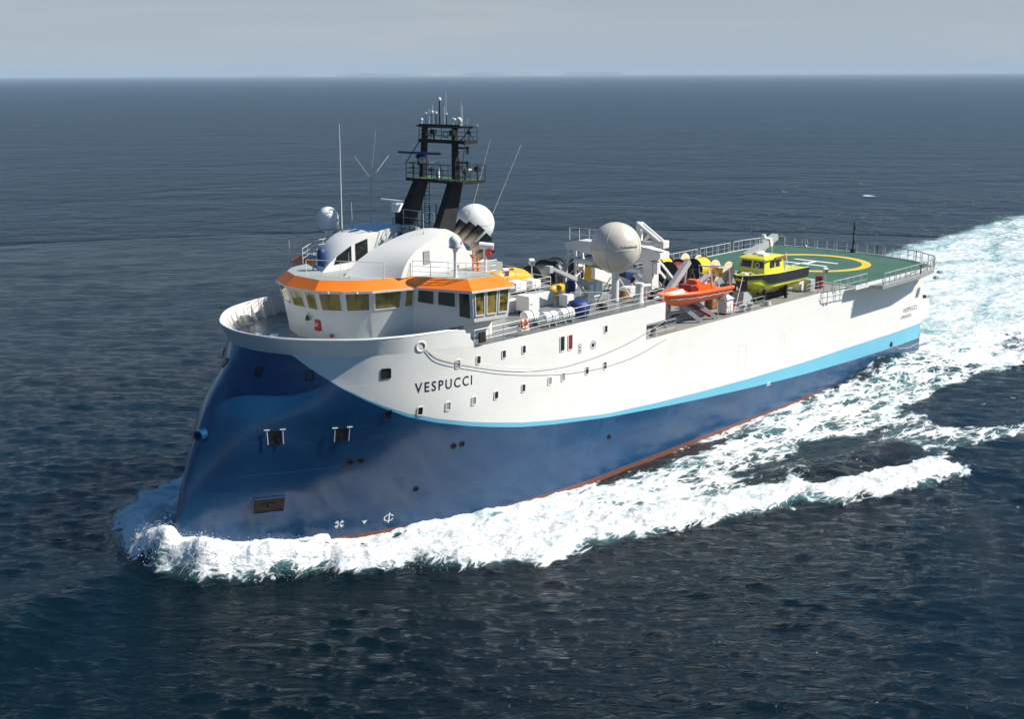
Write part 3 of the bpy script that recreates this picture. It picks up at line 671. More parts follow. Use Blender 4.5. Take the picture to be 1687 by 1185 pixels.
# ---------------------------------------------------------------- wheelhouse
HEAD=[(10.45,0,15.85),(10.45,-1.35,15.85),(11.4,-2.9,15.85),(12.85,-4.1,15.85),(14.95,-4.85,15.85),(15.65,-5.15,15.85),(17.1,-8.9,15.85),(20.2,-9.4,15.85),(20.3,-5,15.85),(20.3,0,15.85)]
SILL=[(10.82,0,14.6),(10.82,-1.28,14.6),(11.68,-2.72,14.6),(13.05,-3.82,14.6),(15.05,-4.5,14.6),(15.85,-4.75,14.6),(17.35,-8.75,14.2),(20.2,-9.2,14.2),(20.3,-5,14.4),(20.3,0,14.4)]
BASE=[(11.15,0,12.36),(11.15,-1.15,12.36),(11.95,-2.5,12.36),(13.25,-3.55,12.36),(15.15,-4.2,12.36),(15.95,-4.4,12.36),(17.5,-8.7,13.72),(20.2,-9.1,13.72),(20.3,-5,12.36),(20.3,0,12.36)]
far=lambda p:(p[0],-p[1]+(1.05 if p[1]<-2 else .3 if p[1]<0 else 0)*(p[0]<20.1),p[2])
full=lambda L:L+[far(p) for p in L[-2:0:-1]]
mb=MB(); mb.loft([full(BASE),full(SILL),full(HEAD)],0)
wh=mb.build('wheelhouse',M['white'],ship,smooth=20)
for sg in (-1,1):
    mb=MB(); y0,y1=sorted((sg*4.6,sg*7.6)); mb.box((17.6,y0,12.36),(20.25,y1,13.9))
    y0,y1=sorted((sg*4.3,sg*8.2)); mb.loft([[(15.9,y0,12.36),(17.0,y0,12.36),(17.6,y1,12.36),(17.2,y1,12.36)] if sg>0 else [(15.9,y1,12.36),(17.0,y1,12.36),(17.6,y0,12.36),(17.2,y0,12.36)],
                                       [(15.9,y0,12.95),(17.0,y0,12.95),(17.6,y1,12.95),(17.2,y1,12.95)] if sg>0 else [(15.9,y1,12.95),(17.0,y1,12.95),(17.6,y0,12.95),(17.2,y0,12.95)]])
    mb.build('bridge_support',M['white'],wh,smooth=0)
LOW=[(10.35,0,15.87),(10.35,-1.4,15.87),(11.32,-3.0,15.87),(12.78,-4.25,15.87),(14.9,-5.0,15.87),(15.5,-5.25,15.87),(16.95,-9.05,15.87),(20.35,-9.62,15.87),(20.42,-5,15.87),(20.42,0,15.87)]
UP=[(11.0,0,16.48),(11.0,-1.15,16.48),(11.9,-2.5,16.48),(13.1,-3.5,16.48),(15.2,-4.2,16.48),(15.95,-4.5,16.48),(17.5,-8.1,16.48),(20.1,-8.5,16.48),(20.3,-5,16.48),(20.3,0,16.48)]
lip=[(x,y,15.72) for x,y,z in LOW]; lipi=[(x,y,15.72) for x,y,z in HEAD]
mb=MB(); mb.loft([full(lipi),full(lip),full(LOW)],0,caps=False); mb.build('eave',M['white'],wh,smooth=0)
mb=MB(); mb.loft([full(LOW),full(UP)],0,caps=False)
# skip the aft strip: it is only a low upstand
mb.build('visor',M['orange'],wh,smooth=15)
mb=MB(); U=full(UP); mb.add([(x,y,16.46) for x,y,z in U],[list(range(len(U)))]); mb.box((20.1,-4.6,15.9),(24.5,4.6,16.44)); mb.build('bridge_roof',M['roofgrey'],wh,smooth=0)
def bil(i,s,t,H=HEAD,S=SILL,sg=-1,off=0.):
    h0,h1,s0,s1=[Vector(q if sg<0 else far(q)) for q in (H[i],H[i+1],S[i],S[i+1])]
    p=(h0.lerp(h1,s)).lerp(s0.lerp(s1,s),1-t); nrm=(h1-h0).cross((s0.lerp(s1,.5)-h0.lerp(h1,.5))).normalized()
    c=Vector((15,.3,15)); 
    if nrm.dot(p-c)<0: nrm=-nrm
    return p+nrm*off
def bridge_window(i,s0,s1,t0,t1,glassm,sg=-1,wiper=True):
    q=lambda s,t,o:bil(i,s,t,sg=sg,off=o); f=.035
    ou=[(s0,t0),(s1,t0),(s1,t1),(s0,t1)]; L=(Vector(HEAD[i])-Vector(HEAD[i+1])).length; fs=.06/L; ft=.05
    inn=[(s0+fs,t0+ft),(s1-fs,t0+ft),(s1-fs,t1-ft),(s0+fs,t1-ft)]
    mb=MB(); A=lambda P,o:[q(s,t,o) for s,t in P]
    mb.loft([A(ou,-.02),A(ou,.06),A(inn,.06),A(inn,.025)],0,caps=False); mb.add(A(inn,.03),[(0,1,2,3)],1)
    if wiper: mb.tube([q((s0+s1)/2,t1+.02,.12),q((s0+s1)/2-.1,t0+.45,.07)],.012,4,2); mb.box(tuple(q((s0+s1)/2,t1+.03,.08)-Vector((.1,.1,.06))),tuple(q((s0+s1)/2,t1+.03,.08)+Vector((.1,.1,.05))),3)
    mb.build('bridge_window',[M['white'],glassm,M['black'],M['white']],wh,smooth=0)
for sg in (-1,1):
    bridge_window(0,.10,.93,-.07,.93,M['amber'],sg); bridge_window(1,.08,.93,-.07,.93,M['amber'],sg); bridge_window(2,.07,.93,-.07,.93,M['amber'],sg); bridge_window(3,.07,.93,-.07,.93,M['amber'],sg)
    bridge_window(4,.12,.9,-.04,.93,M['amber'],sg,False); bridge_window(5,.05,.35,.18,.93,M['smoke'],sg); bridge_window(5,.40,.72,.20,.93,M['smoke'],sg); bridge_window(5,.76,.97,-.18,.93,M['smoke'],sg,False)
    bridge_window(6,.05,.31,-.05,.95,M['ambermix'],sg); bridge_window(6,.36,.64,-.05,.95,M['ambermix'],sg); bridge_window(6,.69,.95,-.05,.95,M['ambermix'],sg,False)
# small fittings on the wheelhouse front
def on_wall(i,s,t,off): return bil(i,s,t,SILL,BASE,off=off)
mb=MB(); p=on_wall(0,.05,.72,.2); mb.lathe([(.17,-.2),(.14,-.12),(.1,.05),(.05,.14),(0,.15)],p,14); mb.tube([p+Vector((.3,0,.2)),p+Vector((0,0,.25)),p+Vector((0,0,.1))],.02,5); mb.tube([p,p+Vector((0,0,-.5))],.012,4); b_=mb.build('ship_bell',M['brass'],loc=p); tag(b_,'small brass bell hanging on the front of the wheelhouse','bell')
p=on_wall(0,.72,.5,.09); nr_=Vector((-1,0,.05)).normalized(); mb=MB(); mb.box((p.x-.1,p.y-.26,p.z-.36),(p.x+.1,p.y+.26,p.z+.36),0,.06); mb.box((p.x-.115,p.y-.07,p.z-.05),(p.x-.09,p.y+.07,p.z+.1),1); o_=mb.build('fire_box',[M['red'],M['marking']],loc=p); tag(o_,'red fire hose box with white mark fixed below the bridge windows','fire box')
p=on_wall(1,.4,.22,.15); mb=MB(); mb.tube([p+Vector((0,0,-.6)),p],.025,5,1); mb.lathe([(.06,-.1),(.11,0),(.06,.1)],p,10,0); mb.tube([p+Vector((-.0,-.16,0)),p+Vector((0,.16,0))],.05,6,0); o_=mb.build('hydrant',[M['red'],M['white']],loc=p+Vector((0,0,-.6))); tag(o_,'small red fire hydrant at the foot of the wheelhouse','hydrant')
# raised deckhouse behind the bridge
mb=MB(); mb.box((20.45,-3.75,12.36),(31,3.75,13.42),0,.04); dh=mb.build('deckhouse',M['white'],ship,smooth=20)
mb=MB(); mb.box((20.5,-3.7,13.425),(30.95,3.7,13.44)); mb.build('deckhouse_roof',M['roofgrey'],dh,smooth=0)
# twin vaulted casings on the bridge roof
INN=[(13.0,16.45),(13.6,16.95),(14.3,17.42),(15.5,17.98),(17.1,18.45),(18.6,18.78),(20.2,18.95),(21.6,18.85),(22.4,18.2),(22.9,16.45)]
OUT=[(15.0,16.45),(15.3,17.1),(15.7,17.62),(16.4,18.15),(17.2,18.52),(18.3,18.87),(19.4,18.98),(20.3,18.7),(21.15,17.5),(21.9,16.45)]
for sg in (-1,1):
    mb=MB(); rings=[]
    for f in (0,.02,.25,.5,.75,.98,1):
        y=(1.15+(4.5-1.15)*f)*sg; arch=.12*math.sin(math.pi*f)
        rings.append([(a[0]+(b[0]-a[0])*f,y,a[1]+(b[1]-a[1])*f+(arch if 1<i<8 else arch*.3 if 0<i<9 else 0)) for i,(a,b) in enumerate(zip(INN,OUT))])
    mb.loft(rings,0)
    cs=mb.build('vaulted_casing',M['white'],ship,smooth=32)
    y=4.52*sg; ya,yb=sorted((y,y+.03*sg)); g=MB(); g.box((17.0,ya,17.15),(17.55,yb,18.0)); g.build('casing_vent',M['galv'],cs,smooth=0)
    if sg>0:
        y=1.13
        for P in ([(14.05,16.9),(15.55,16.95),(15.55,18.0),(14.3,17.4)],[(15.95,16.95),(17.0,17.0),(17.0,18.35),(15.95,18.1)]):
            g=MB(); g.loft([[(x,y-.03,z) for x,z in P],[(x,y+.02,z) for x,z in P]]); g.build('casing_window',M['smoke'],cs,smooth=0)
# exhausts behind the casings
ca=[o for o in ship.children if o.name.startswith('vaulted_casing')][0]
for a,b in (((22.2,-1.9,18.2),(22.9,-2.3,19.25)),((22.4,-2.5,18.0),(23.2,-2.95,19.1)),((22.5,-3.1,17.8),(23.4,-3.6,18.9)),((22.6,-3.6,17.3),(23.6,-4.2,18.3)),((22.3,-3.9,16.8),(23.5,-4.6,17.5))):
    mb=MB(); a,b=Vector(a),Vector(b); L=(b-a).length; mb.lathe([(.29,0),(.32,L*.6),(.34,L),(.28,L),(.25,L*.7),(0,L*.7)],a,14,0,b-a); mb.build('exhaust_pipe',M['exhaust'],ca)
mb=MB(); mb.box((22.0,-3.3,16.2),(24.2,3.3,17.0),0,.1); mb.build('funnel_base',M['white'],ca,smooth=20)
# ---------------------------------------------------------------- railings
def rail(pts,h=1.05,levels=(.36,.7,1.05),step=1.5,r=.017,rp=.024,name='railing',mat=None,parent=None,lean=0.,ends=True):
    mb=MB(); P=[Vector(p) for p in pts]
    for l in levels: mb.tube([p+Vector((0,0,l)) for p in P],r if l<h else r*1.25,5)
    for i in range(len(P)-1):
        L=(P[i+1]-P[i]).length; n=max(1,round(L/step))
        for k in range(n+(1 if i==len(P)-2 else 0)):
            q=P[i].lerp(P[i+1],k/n); mb.tube([q,q+Vector((0,0,h))],rp,5)
    return mb.build(name,mat or M['railw'],parent or ship,smooth=60)
rail([(16.75,-9.4,12.36),(20.8,-9.42,12.36),(34.9,-9.42,12.36),(37.3,-9.42,12.36)],step=1.45,mat=M['galv'])
rail([(16.75,9.4,12.36),(37.3,9.42,12.36)],step=1.45)
rail([(37.3,-9.3,12.36),(37.3,-6.2,12.36)]); rail([(37.3,6,12.36),(37.3,9.3,12.36)])
rail([(35.1,-9.42,9.79),(38.9,-9.42,9.79)],step=1.2,mat=M['galv']); rail([(46.6,-9.42,9.79),(51.8,-9.42,9.79)],step=1.3,mat=M['galv']); rail([(59.0,-9.42,9.79),(62.1,-9.42,9.79)],step=1.0,mat=M['galv']); rail([(38.0,9.42,9.79),(62,9.42,9.79)])
rail([(15.95,-4.6,16.46),(17.5,-8.0,16.46),(19.9,-8.4,16.46)],step=1.35); rail([(15.95,4.6,16.46),(17.5,8.0,16.46),(19.9,8.4,16.46)],step=1.35)
rail([(11.6,1.0,16.46),(12.7,-1.2,16.46),(14.1,-3.9,16.46)],step=2.3,levels=(1.05,)) 
rail([(14.6,5.3,16.46),(16.9,7.2,16.46),(19.5,7.4,16.46)],step=1.2)
rail([(20.7,-3.6,13.44),(30.8,-3.6,13.44),(30.8,3.6,13.44)],step=1.7)
rail([(20.8,-1.6,18.95),(20.8,1.6,18.95)],levels=(.5,1.05))
rail([(31.2,-5.2,12.36),(33.2,-7.2,12.36)],levels=(.5,1.05)); rail([(33.8,-4.9,12.36),(36.8,-4.9,12.36)])
# stairs between the casings
mb=MB()
for k in range(9): mb.box((15.0+k*.55,-.45,16.5+k*.26),(15.45+k*.55,.45,16.54+k*.26))
for y in (-.5,.5): mb.beam((14.8,y,16.45),(20,y,18.9),.05,.16)
mb.build('stairway',M['galv'],ship,smooth=0)

# ---------------------------------------------------------------- helicopter deck
HP=[(66.5,-10.25),(82.6,-10.6),(84.9,-7.6),(86.3,-2.5),(86.4,6),(86.1,8.8),(85.3,9.7),(80.5,10.35),(66.5,10.25)]
mb=MB(); mb.prism(HP,9.5,9.86,0); hd=mb.build('helideck',M['green'],ship,smooth=0)
mb=MB(); n=len(HP)
for i in range(n):
    a,b=Vector((*HP[i],9.74)),Vector((*HP[(i+1)%n],9.74)); d=(b-a).normalized(); nn=Vector((d.y,-d.x,0)); mb.loft([[a+nn*.02+Vector((0,0,-.25)),b+nn*.02+Vector((0,0,-.25)),b+nn*.16+Vector((0,0,-.25)),a+nn*.16+Vector((0,0,-.25))],[a+nn*.02+Vector((0,0,.16)),b+nn*.02+Vector((0,0,.16)),b+nn*.16+Vector((0,0,.16)),a+nn*.16+Vector((0,0,.16))]])
mb.build('deck_edge',M['hullwhite'],hd,smooth=0)
HC=(76.55,0.0); mb=MB(); Nc=72
for k in range(Nc):
    a0,a1=2*math.pi*k/Nc,2*math.pi*(k+1)/Nc; mb.add([(HC[0]+r*math.cos(a),HC[1]+r*math.sin(a),9.866) for r,a in ((5.25,a0),(6.15,a0),(6.15,a1),(5.25,a1))],[(0,1,2,3)])
mb.build('landing_circle',M['helimark'],hd,smooth=0)
mb=MB()
for lo,hi in (((-1.45,-2.55),(-.95,2.55)),((.95,-2.55),(1.45,2.55)),((-.95,-.25),(.95,.25))): mb.add([(HC[0]+a,HC[1]+b,9.868) for a,b in ((lo[0],lo[1]),(hi[0],lo[1]),(hi[0],hi[1]),(lo[0],hi[1]))],[(0,1,2,3)])
mb.build('landing_letter',M['heliwhite'],hd,smooth=0)
def netrail(pts,step=1.15,name='safety_rail'):
    mb=MB(); P=[Vector(p) for p in pts]; T=[p+Vector((0,0,1.1)) for p in P]
    mb.tube(T,.045,6); mb.tube([p+Vector((0,0,.55)) for p in P],.02,5); mb.tube(P,.04,5)
    for i in range(len(P)-1):
        L=(P[i+1]-P[i]).length; n=max(1,round(L/step))
        for k in range(n+1):
            q=P[i].lerp(P[i+1],k/n); mb.beam(q,q+Vector((0,0,1.08)),.05,.09)
            if k<n and k%2==0: q2=P[i].lerp(P[i+1],(k+.28)/n); mb.beam(q2,q2+Vector((0,0,1.08)),.04,.06)
    for p,t,q in ((P[0],T[0],P[1]),(P[-1],T[-1],P[-2])): mb.tube([t,t.lerp(p,.6)+(p-q).normalized()*.35,p],.035,5)
    return mb.build(name,M['galv'],hd,smooth=50)
netrail([(62.3,-10.25,9.72),(68.5,-10.45,9.72)]); netrail([(69.9,-11.5,9.66),(77.9,-11.5,9.66),(82.2,-10.9,9.66)])
netrail([(82.75,-10.75,9.8),(85.05,-7.7,9.8),(86.45,-2.6,9.8),(86.55,6,9.8)]); netrail([(86.3,8.9,9.8),(85.4,9.9,9.8)]); netrail([(86.55,6.3,9.8),(86.25,8.8,9.8)])
netrail([(84.9,9.95,9.8),(80.3,10.55,9.8),(78.2,10.55,9.8)]); netrail([(77.4,10.5,9.8),(71.5,10.45,9.8)]); netrail([(71.0,10.45,9.8),(62,10.4,9.8)])
mb=MB(); mb.loft([[(69.0,-10.3,9.3),(77.9,-10.3,9.3),(77.9,-11.6,9.3),(69.6,-11.6,9.3)],[(69.0,-10.3,9.62),(77.9,-10.3,9.62),(77.9,-11.6,9.62),(69.6,-11.6,9.62)]]); mb.loft([[(77.9,-10.3,9.3),(82.4,-10.4,9.3),(82.2,-11.0,9.3),(77.9,-11.6,9.3)],[(77.9,-10.3,9.62),(82.4,-10.4,9.62),(82.2,-11.0,9.62),(77.9,-11.6,9.62)]]); mb.build('catwalk',M['galv'],hd,smooth=0)
for p in ((83.6,-11.0,9.2),(83.3,-10.8,8.6)):
    mb=MB(); mb.box((p[0]-.35,p[1]-.18,p[2]-.12),(p[0]+.35,p[1]+.18,p[2]+.12),0,.03); mb.build('deck_floodlight',M['galv'],hd,smooth=20)

# ================================================================== things standing on the ship
def thing1(mb,name,mats,loc,label,cat,group=None,smooth=35):
    o=mb.build(name,mats,loc=loc,smooth=smooth); return tag(o,label,cat,group)
# ------------------------------------------------ mast
mast=empty('signal_mast',(21.8,0,18.4),'tall black twin-legged radar mast with green platforms rising behind the white casings','mast')
for sg in (-1,1):
    mb=MB(); b0,b1=(20.9,2.05*sg,17.9),(22.75,1.75*sg,22.0)
    def rg(c,wx,wy): return [(c[0]-wx,c[1]-wy,c[2]),(c[0]+wx,c[1]-wy,c[2]),(c[0]+wx,c[1]+wy,c[2]),(c[0]-wx,c[1]+wy,c[2])]
    mb.loft([rg(b0,.88,.32),rg(b1,.5,.28)]); mb.build('mast_leg',M['black'],mast,smooth=0)
    mb=MB(); mb.loft([rg((22.85,1.68*sg,22.2),.2,.2),rg((23.0,1.5*sg,25.85),.15,.15)]); mb.build('mast_column',M['black'],mast,smooth=0)
mb=MB(); mb.box((21.75,-3.45,21.95),(24.0,2.3,22.15)); mb.box((21.85,-3.3,22.16),(23.9,2.2,22.175),1); mb.build('lower_platform',[M['black'],M['mastgreen']],mast,smooth=0)
mb=MB(); mb.box((22.35,-3.1,24.65),(23.6,1.55,24.88)); mb.box((22.4,-1.4,24.885),(23.55,1.4,24.9),1); mb.build('upper_platform',[M['black'],M['mastgreen']],mast,smooth=0)
mb=MB(); mb.box((22.75,-1.9,25.68),(23.25,1.9,25.92)); mb.box((22.85,-3.3,25.72),(23.1,-1.9,25.84)); mb.box((22.85,1.9,25.72),(23.1,2.3,25.82)); mb.build('mast_crossbeam',M['black'],mast,smooth=0)
mb=MB(); mb.box((19.9,-1.7,18.25),(21.6,1.7,18.45)); mb.box((20.0,-1.6,18.455),(21.5,1.6,18.47),1); mb.build('base_platform',[M['black'],M['mastgreen']],mast,smooth=0)
rail([(24.0,-3.45,22.15),(21.8,-3.45,22.15),(21.8,2.3,22.15),(24.0,2.3,22.15)],step=.75,mat=M['black'],parent=mast,name='platform_railing',r=.022,rp=.026)
rail([(23.6,-3.1,24.88),(22.4,-3.1,24.88),(22.4,1.5,24.88),(23.6,1.5,24.88)],h=.9,levels=(.3,.6,.9),step=1.1,mat=M['black'],parent=mast,name='platform_railing',r=.018,rp=.024)
rail([(19.9,-1.7,18.45),(19.9,1.7,18.45)],step=.9,mat=M['black'],parent=mast,name='platform_railing')
mb=MB()
for y in (.5,.95): mb.tube([(22.2,y,18.4),(22.4,y,22.0)],.025,5)
for k in range(12): mb.tube([(22.2+k*.017,.5,18.7+k*.28),(22.2+k*.017,.95,18.7+k*.28)],.018,4)
mb.build('ladder',M['black'],mast)
def scanner(c,L,col,ped=.5,ang=0,parent=mast,pedm=None,name='radar_scanner',tilt=0):
    c=Vector(c); mb=MB(); mb.lathe([(.15,0),(.13,ped-.12),(.24,ped-.1),(.24,ped+.12),(.08,ped+.2)],c,12); p=mb.build(name,pedm or M['black'],parent)
    d=Vector((math.cos(ang),math.sin(ang),tilt)).normalized(); k=c+Vector((0,0,ped+.28)); b=MB(); b.beam(k-d*L/2,k+d*L/2,.16,.17); b.build('scanner_bar',col,p,smooth=0); return p
scanner((22.6,1.75,23.05),4.0,M['radarblue'],.55,math.radians(95)); scanner((22.3,-.45,22.16),1.25,M['gel'],.95,math.radians(-60),pedm=M['gel'],tilt=.12)
mb=MB(); mb.sphere((22.5,1.35,23.4),.27,14,8); mb.build('camera_ball',M['galv'],mast)
for z in (24.35,23.35):
    mb=MB(); mb.beam((23,-1.6,z),(23,-2.75,z),.1,.12); mb.beam((23,-2.75,z+.12),(23,-2.75,z-.42),.14,.14); mb.build('signal_bracket',M['black'],mast,smooth=0)
mb=MB(); mb.box((22.9,-2.95,22.35),(23.2,-2.45,22.95),0,.04); mb.tube([(23,-2.85,22.18),(23,-2.85,22.4)],.05,5); mb.tube([(23,-2.55,22.18),(23,-2.55,22.4)],.05,5); mb.build('white_sensor',M['gel'],mast,smooth=20)
for (y,h,r,m_,tip) in ((1.45,.75,.03,'black',1),(1.05,1.1,.018,'gel',0),(.85,.85,.05,'black',1),(.6,1.35,.015,'gel',0),(.35,.8,.045,'black',1),(-.1,1.75,.06,'black',1),(-.45,1.3,.02,'gel',0),(-.65,2.2,.012,'gel',0),(-.75,.75,.03,'black',1),(-2.35,1.35,.022,'gel',0),(-2.25,1.6,.012,'gel',0),(-1.3,.35,.06,'gel',1),(-1.6,.35,.06,'gel',1),(-1.85,.4,.07,'gel',1),(-2.0,.3,.08,'gel',1),(-2.7,.5,.012,'gel',0),(1.8,.3,.05,'gel',1)):
    mb=MB(); x=23+.1*math.sin(y*9); mb.tube([(x,y,25.88),(x,y,25.9+h)],r,6,0,r*.8)
    if tip: mb.sphere((x,y,25.9+h),r*1.9+.02,8,5,1)
    mb.build('mast_antenna',[M[m_],M['gel']],mast)
mb=MB(); mb.beam((23.0,-2.6,25.95),(23.0,-3.75,25.95),.1,.07); mb.build('yard_antenna',M['offwhite'],mast,smooth=0)
for c,R_ in (((22.0,-.95,22.55),.3),((22.6,-1.0,25.25),.22),((22.2,-2.9,22.7),.35),((22.6,.95,25.25),.22)):
    mb=MB(); mb.torus(c,R_,.03,(1,.2,.1),18,5); mb.build('cable_coil',M['black'],mast)
rr_=random.Random(4)
for y,z,h in ((-3.1,22.16,.9),(-2.1,22.16,1.3),(-2.8,22.16,1.5),(-3.3,22.16,1.1),(2.0,22.16,1.2),(.7,22.16,.8),(-.2,24.9,.7),(-2.0,24.9,.6),(.9,24.9,.55),(-2.7,24.9,.75)):
    mb=MB(); x=22.0+rr_.random()*1.5; x=min(x,23.4); mb.tube([(x,y,z),(x,y,z+h)],.045,6); q=.10+.1*rr_.random(); mb.box((x-q,y-q,z+h*.55),(x+q,y+q,z+h*.55+q*1.8),0,.02); mb.build('mast_fitting',M['black'],mast,smooth=20)
for a,b in (((21.8,-3.45,23.2),(22.4,-3.1,24.7)),((21.8,2.3,23.2),(22.4,1.5,24.7)),((23.4,-3.0,24.9),(23.2,-2.4,25.75)),((22.5,-2.6,24.9),(22.9,-3.2,25.75)),((21.0,-1.6,18.5),(21.0,-1.6,20.6)),((21.3,.2,18.5),(21.3,.2,21.3)),((21.4,-.5,18.5),(21.4,-.5,20.4))):
    mb=MB(); mb.tube([a,b],.035,5); mb.build('mast_stay',M['black'],mast)
# antennas and domes on the bridge roof
def whip(a,b,label,r=.03,base=.5,group=None,m=None):
    a,b=Vector(a),Vector(b); d=(b-a).normalized(); mb=MB(); mb.tube([a,a+d*base],r*1.8,6,1); mb.tube([a+d*base,b],r,5,0,r*.4); return thing1(mb,'whip_antenna',[m or M['gel'],M['grey']],a,label,'antenna',group)
whip((17.3,4.2,18.4),(17.5,4.3,26.0),'tall vertical white whip antenna just right of the small satellite dome',.04)
whip((23.3,-2.1,18.3),(26.0,-2.1,24.9),'thin slanting whip antenna in front of the large white dome, nearer the mast',.017)
whip((24.6,-2.0,16.9),(29.3,-2.0,24.3),'thin slanting whip antenna over the right edge of the large white dome',.015)
whip((18.0,3.9,18.8),(18.0,3.9,20.6),'short whip antenna on top of the rear vaulted casing',.02,.25)
whip((18.3,-3.2,18.9),(18.3,-3.2,20.3),'short thin rod antenna on top of the front vaulted casing',.02,.15)
whip((12.6,-2.2,16.46),(12.6,-2.2,18.2),'thin upright rod on the bridge roof behind the orange visor',.02,.2)
whip((15.9,8.5,16.1),(15.85,8.5,17.7),'thin rod antenna at the far end of the bridge visor',.025,.2)
mb=MB(); a=Vector((20.2,4.4,18.7)); 
mb.tube([a,a+Vector((.1,0,3.5))],.045,6); mb.tube([a+Vector((.1,0,3.5)),a+Vector((.65,0,6.7))],.025,5); mb.tube([a+Vector((.1,0,3.3)),a+Vector((-1.35,0,5.0))],.03,5); mb.tube([a+Vector((.1,0,3.3)),a+Vector((1.8,0,4.9))],.03,5)
thing1(mb,'forked_antenna',M['galv'],a,'three pronged forked antenna standing on the rear white casing','antenna')
def dome(c,r,hc,ped,label,mat=M['gel']):
    c=Vector(c); e=empty('satellite_dome',c,label,'satellite dome')
    mb=MB(); mb.lathe([(.3*r+.05,0),(.12,.12),(.11,ped-.25),(r*.5,ped)],c,14); mb.build('dome_pedestal',M['white'],e)
    mb=MB(); mb.lathe([(r*.55,ped),(r*.93,ped+.12),(r,ped+.3)]+[(r*math.cos(t),ped+hc+r*math.sin(t)) for t in [math.pi/2*k/10 for k in range(11)]],c,28); d=mb.build('dome_cover',mat,e)
    f=MB(); f.lathe([(r*.98,ped+.1),(r*1.015,ped+.12),(r*1.015,ped+.2),(r*.98,ped+.22)],c,28); f.build('dome_flange',M['grey'],d)
    f=MB(); a_=-2.35; p=c+Vector((r*1.0*math.cos(-1.15),r*1.0*math.sin(-1.15),ped+hc*.8)); f.box(tuple(p-Vector((.04,.04,.08))),tuple(p+Vector((.04,.04,.08)))); f.build('maker_plate',M['letter'],d,smooth=0); return e
dome((18.3,7.0,16.46),.76,1.0,1.8,'white capsule shaped satellite dome at the far left of the bridge roof')
dome((17.6,-6.9,16.46),.40,.5,1.85,'small white satellite dome on a thin post at the near bridge wing')
mb=MB(); mb.tube([(17.9,6.6,16.46),(17.9,6.6,18.0)],.16,8); thing1(mb,'mushroom_vent',M['white'],(17.9,6.6,16.46),'white vent post beside the capsule shaped dome on the bridge roof','vent')
sc=empty('radar_unit',(22.6,4.2,18.7),'white boxed radar with a long thin scanner bar left of the mast','radar')
mb=MB(); mb.lathe([(.22,0),(.2,.8)],(22.6,4.2,18.7),10); mb.build('radar_post',M['black'],sc); mb=MB(); mb.box((22.2,3.85,19.5),(23.0,4.55,20.1),0,.06); mb.build('radar_housing',M['gel'],sc,smooth=20); mb=MB(); mb.beam((22.5,5.9,20.3),(22.7,2.6,20.25),.2,.14); mb.build('scanner_bar',M['gel'],sc,smooth=0)
def radome(c,r,zbase,pr,label,mat,seams,name='radome',text=None,struts=()):
    c=Vector(c); e=empty(name,(c.x,c.y,zbase),label,'radome')
    mb=MB(); mb.sphere(c,r,48,28,z0=-72); s=mb.build('radome_shell',mat,e,smooth=60)
    mb=MB(); mb.lathe([(pr,zbase-c.z),(pr,-r*.93)],c,18); mb.lathe([(pr*2.2,-r*.985),(r*.42,-r*.93),(r*.42,-r*.88),(.05,-r*.88)],c,18); mb.build('radome_pedestal',M['white'],e)
    if seams:
        for ax in seams:
            mb=MB(); A=Vector(ax).normalized(); mb.torus(c,r*1.0,.022,A,60,5); mb.build('seam',M['grey'],s)
    for a,b in struts:
        mb=MB(); mb.tube([a,b],.05,6); mb.build('strut',M['white'],e)
    if text:
        v,f=text_geo(text,1.,1.02,.01); v=fit(v,1.55,.26); mb=MB()
        mb.add([(c.x+(r+.01)*math.cos(-2.28+q[0]/r)*math.cos((.10+q[1])/r),c.y+(r+.01)*math.sin(-2.28+q[0]/r)*math.cos((.10+q[1])/r),c.z+(r+.01)*math.sin((.10+q[1])/r)) for q in v],f); mb.build('lettering',M['letter'],s,smooth=0)
    return e
radome((35.1,-6.4,16.5),1.92,12.36,.29,'large cream radome with dark seams on a white pillar at mid ship',M['offwhite'],[(0,0,1),(.96,.28,0),(-.28,.96,0)],text='Schlumberger',struts=(((34.2,-5.4,12.36),(34.9,-6.1,14.2)),((36.1,-7.4,12.36),(35.25,-6.6,14.2))))
radome((27.0,.6,18.5),1.47,13.44,.4,'large white satellite sphere behind the black exhaust pipes',M['gel'],[(0,0,1)])
# covered searchlights, floodlights and fittings on the bridge roof
def cover(c,r,h,name,label,squash=1.,n=12):
    c=Vector(c); mb=MB(); rr=random.Random(int(c.x*10)); rings=[]
    for t,f in ((0,.82),(.15,.95),(.45,1.),(.7,1.02),(.88,.85),(.97,.5),(1,.05)):
        rings.append([c+Vector((r*f*math.cos(a)*(1+.13*math.sin(3*a+t*5)),r*f*squash*math.sin(a)*(1+.1*math.cos(4*a-t*3)),h*t)) for a in [2*math.pi*k/n for k in range(n)]])
    mb.loft(rings); return thing1(mb,name,M['blue'],c,label,'cover',smooth=50)
o_=cover((13.6,1.9,16.75),.3,1.25,'covered_searchlight','slim searchlight wrapped in blue canvas on the bridge roof')
cover((28.6,-8.2,12.36),.78,1.25,'covered_winch','squat machine under a blue tarpaulin beside the life raft canisters',1.)
cover((34.3,-2.6,12.36),.40,1.35,'covered_pump','tall narrow machine under a blue cover behind the grey crane')
mb=MB(); mb.tube([(13.2,2.35,16.46),(13.2,2.35,16.95)],.05,6,1); mb.lathe([(.0,-.2),(.17,-.18),(.2,.18),(0,.2)],(13.2,2.35,17.05),12,0,(-.8,-.6,.1)); thing1(mb,'searchlight',[M['boator'],M['grey']],(13.2,2.35,16.46),'small orange searchlight beside the blue wrapped one','searchlight')
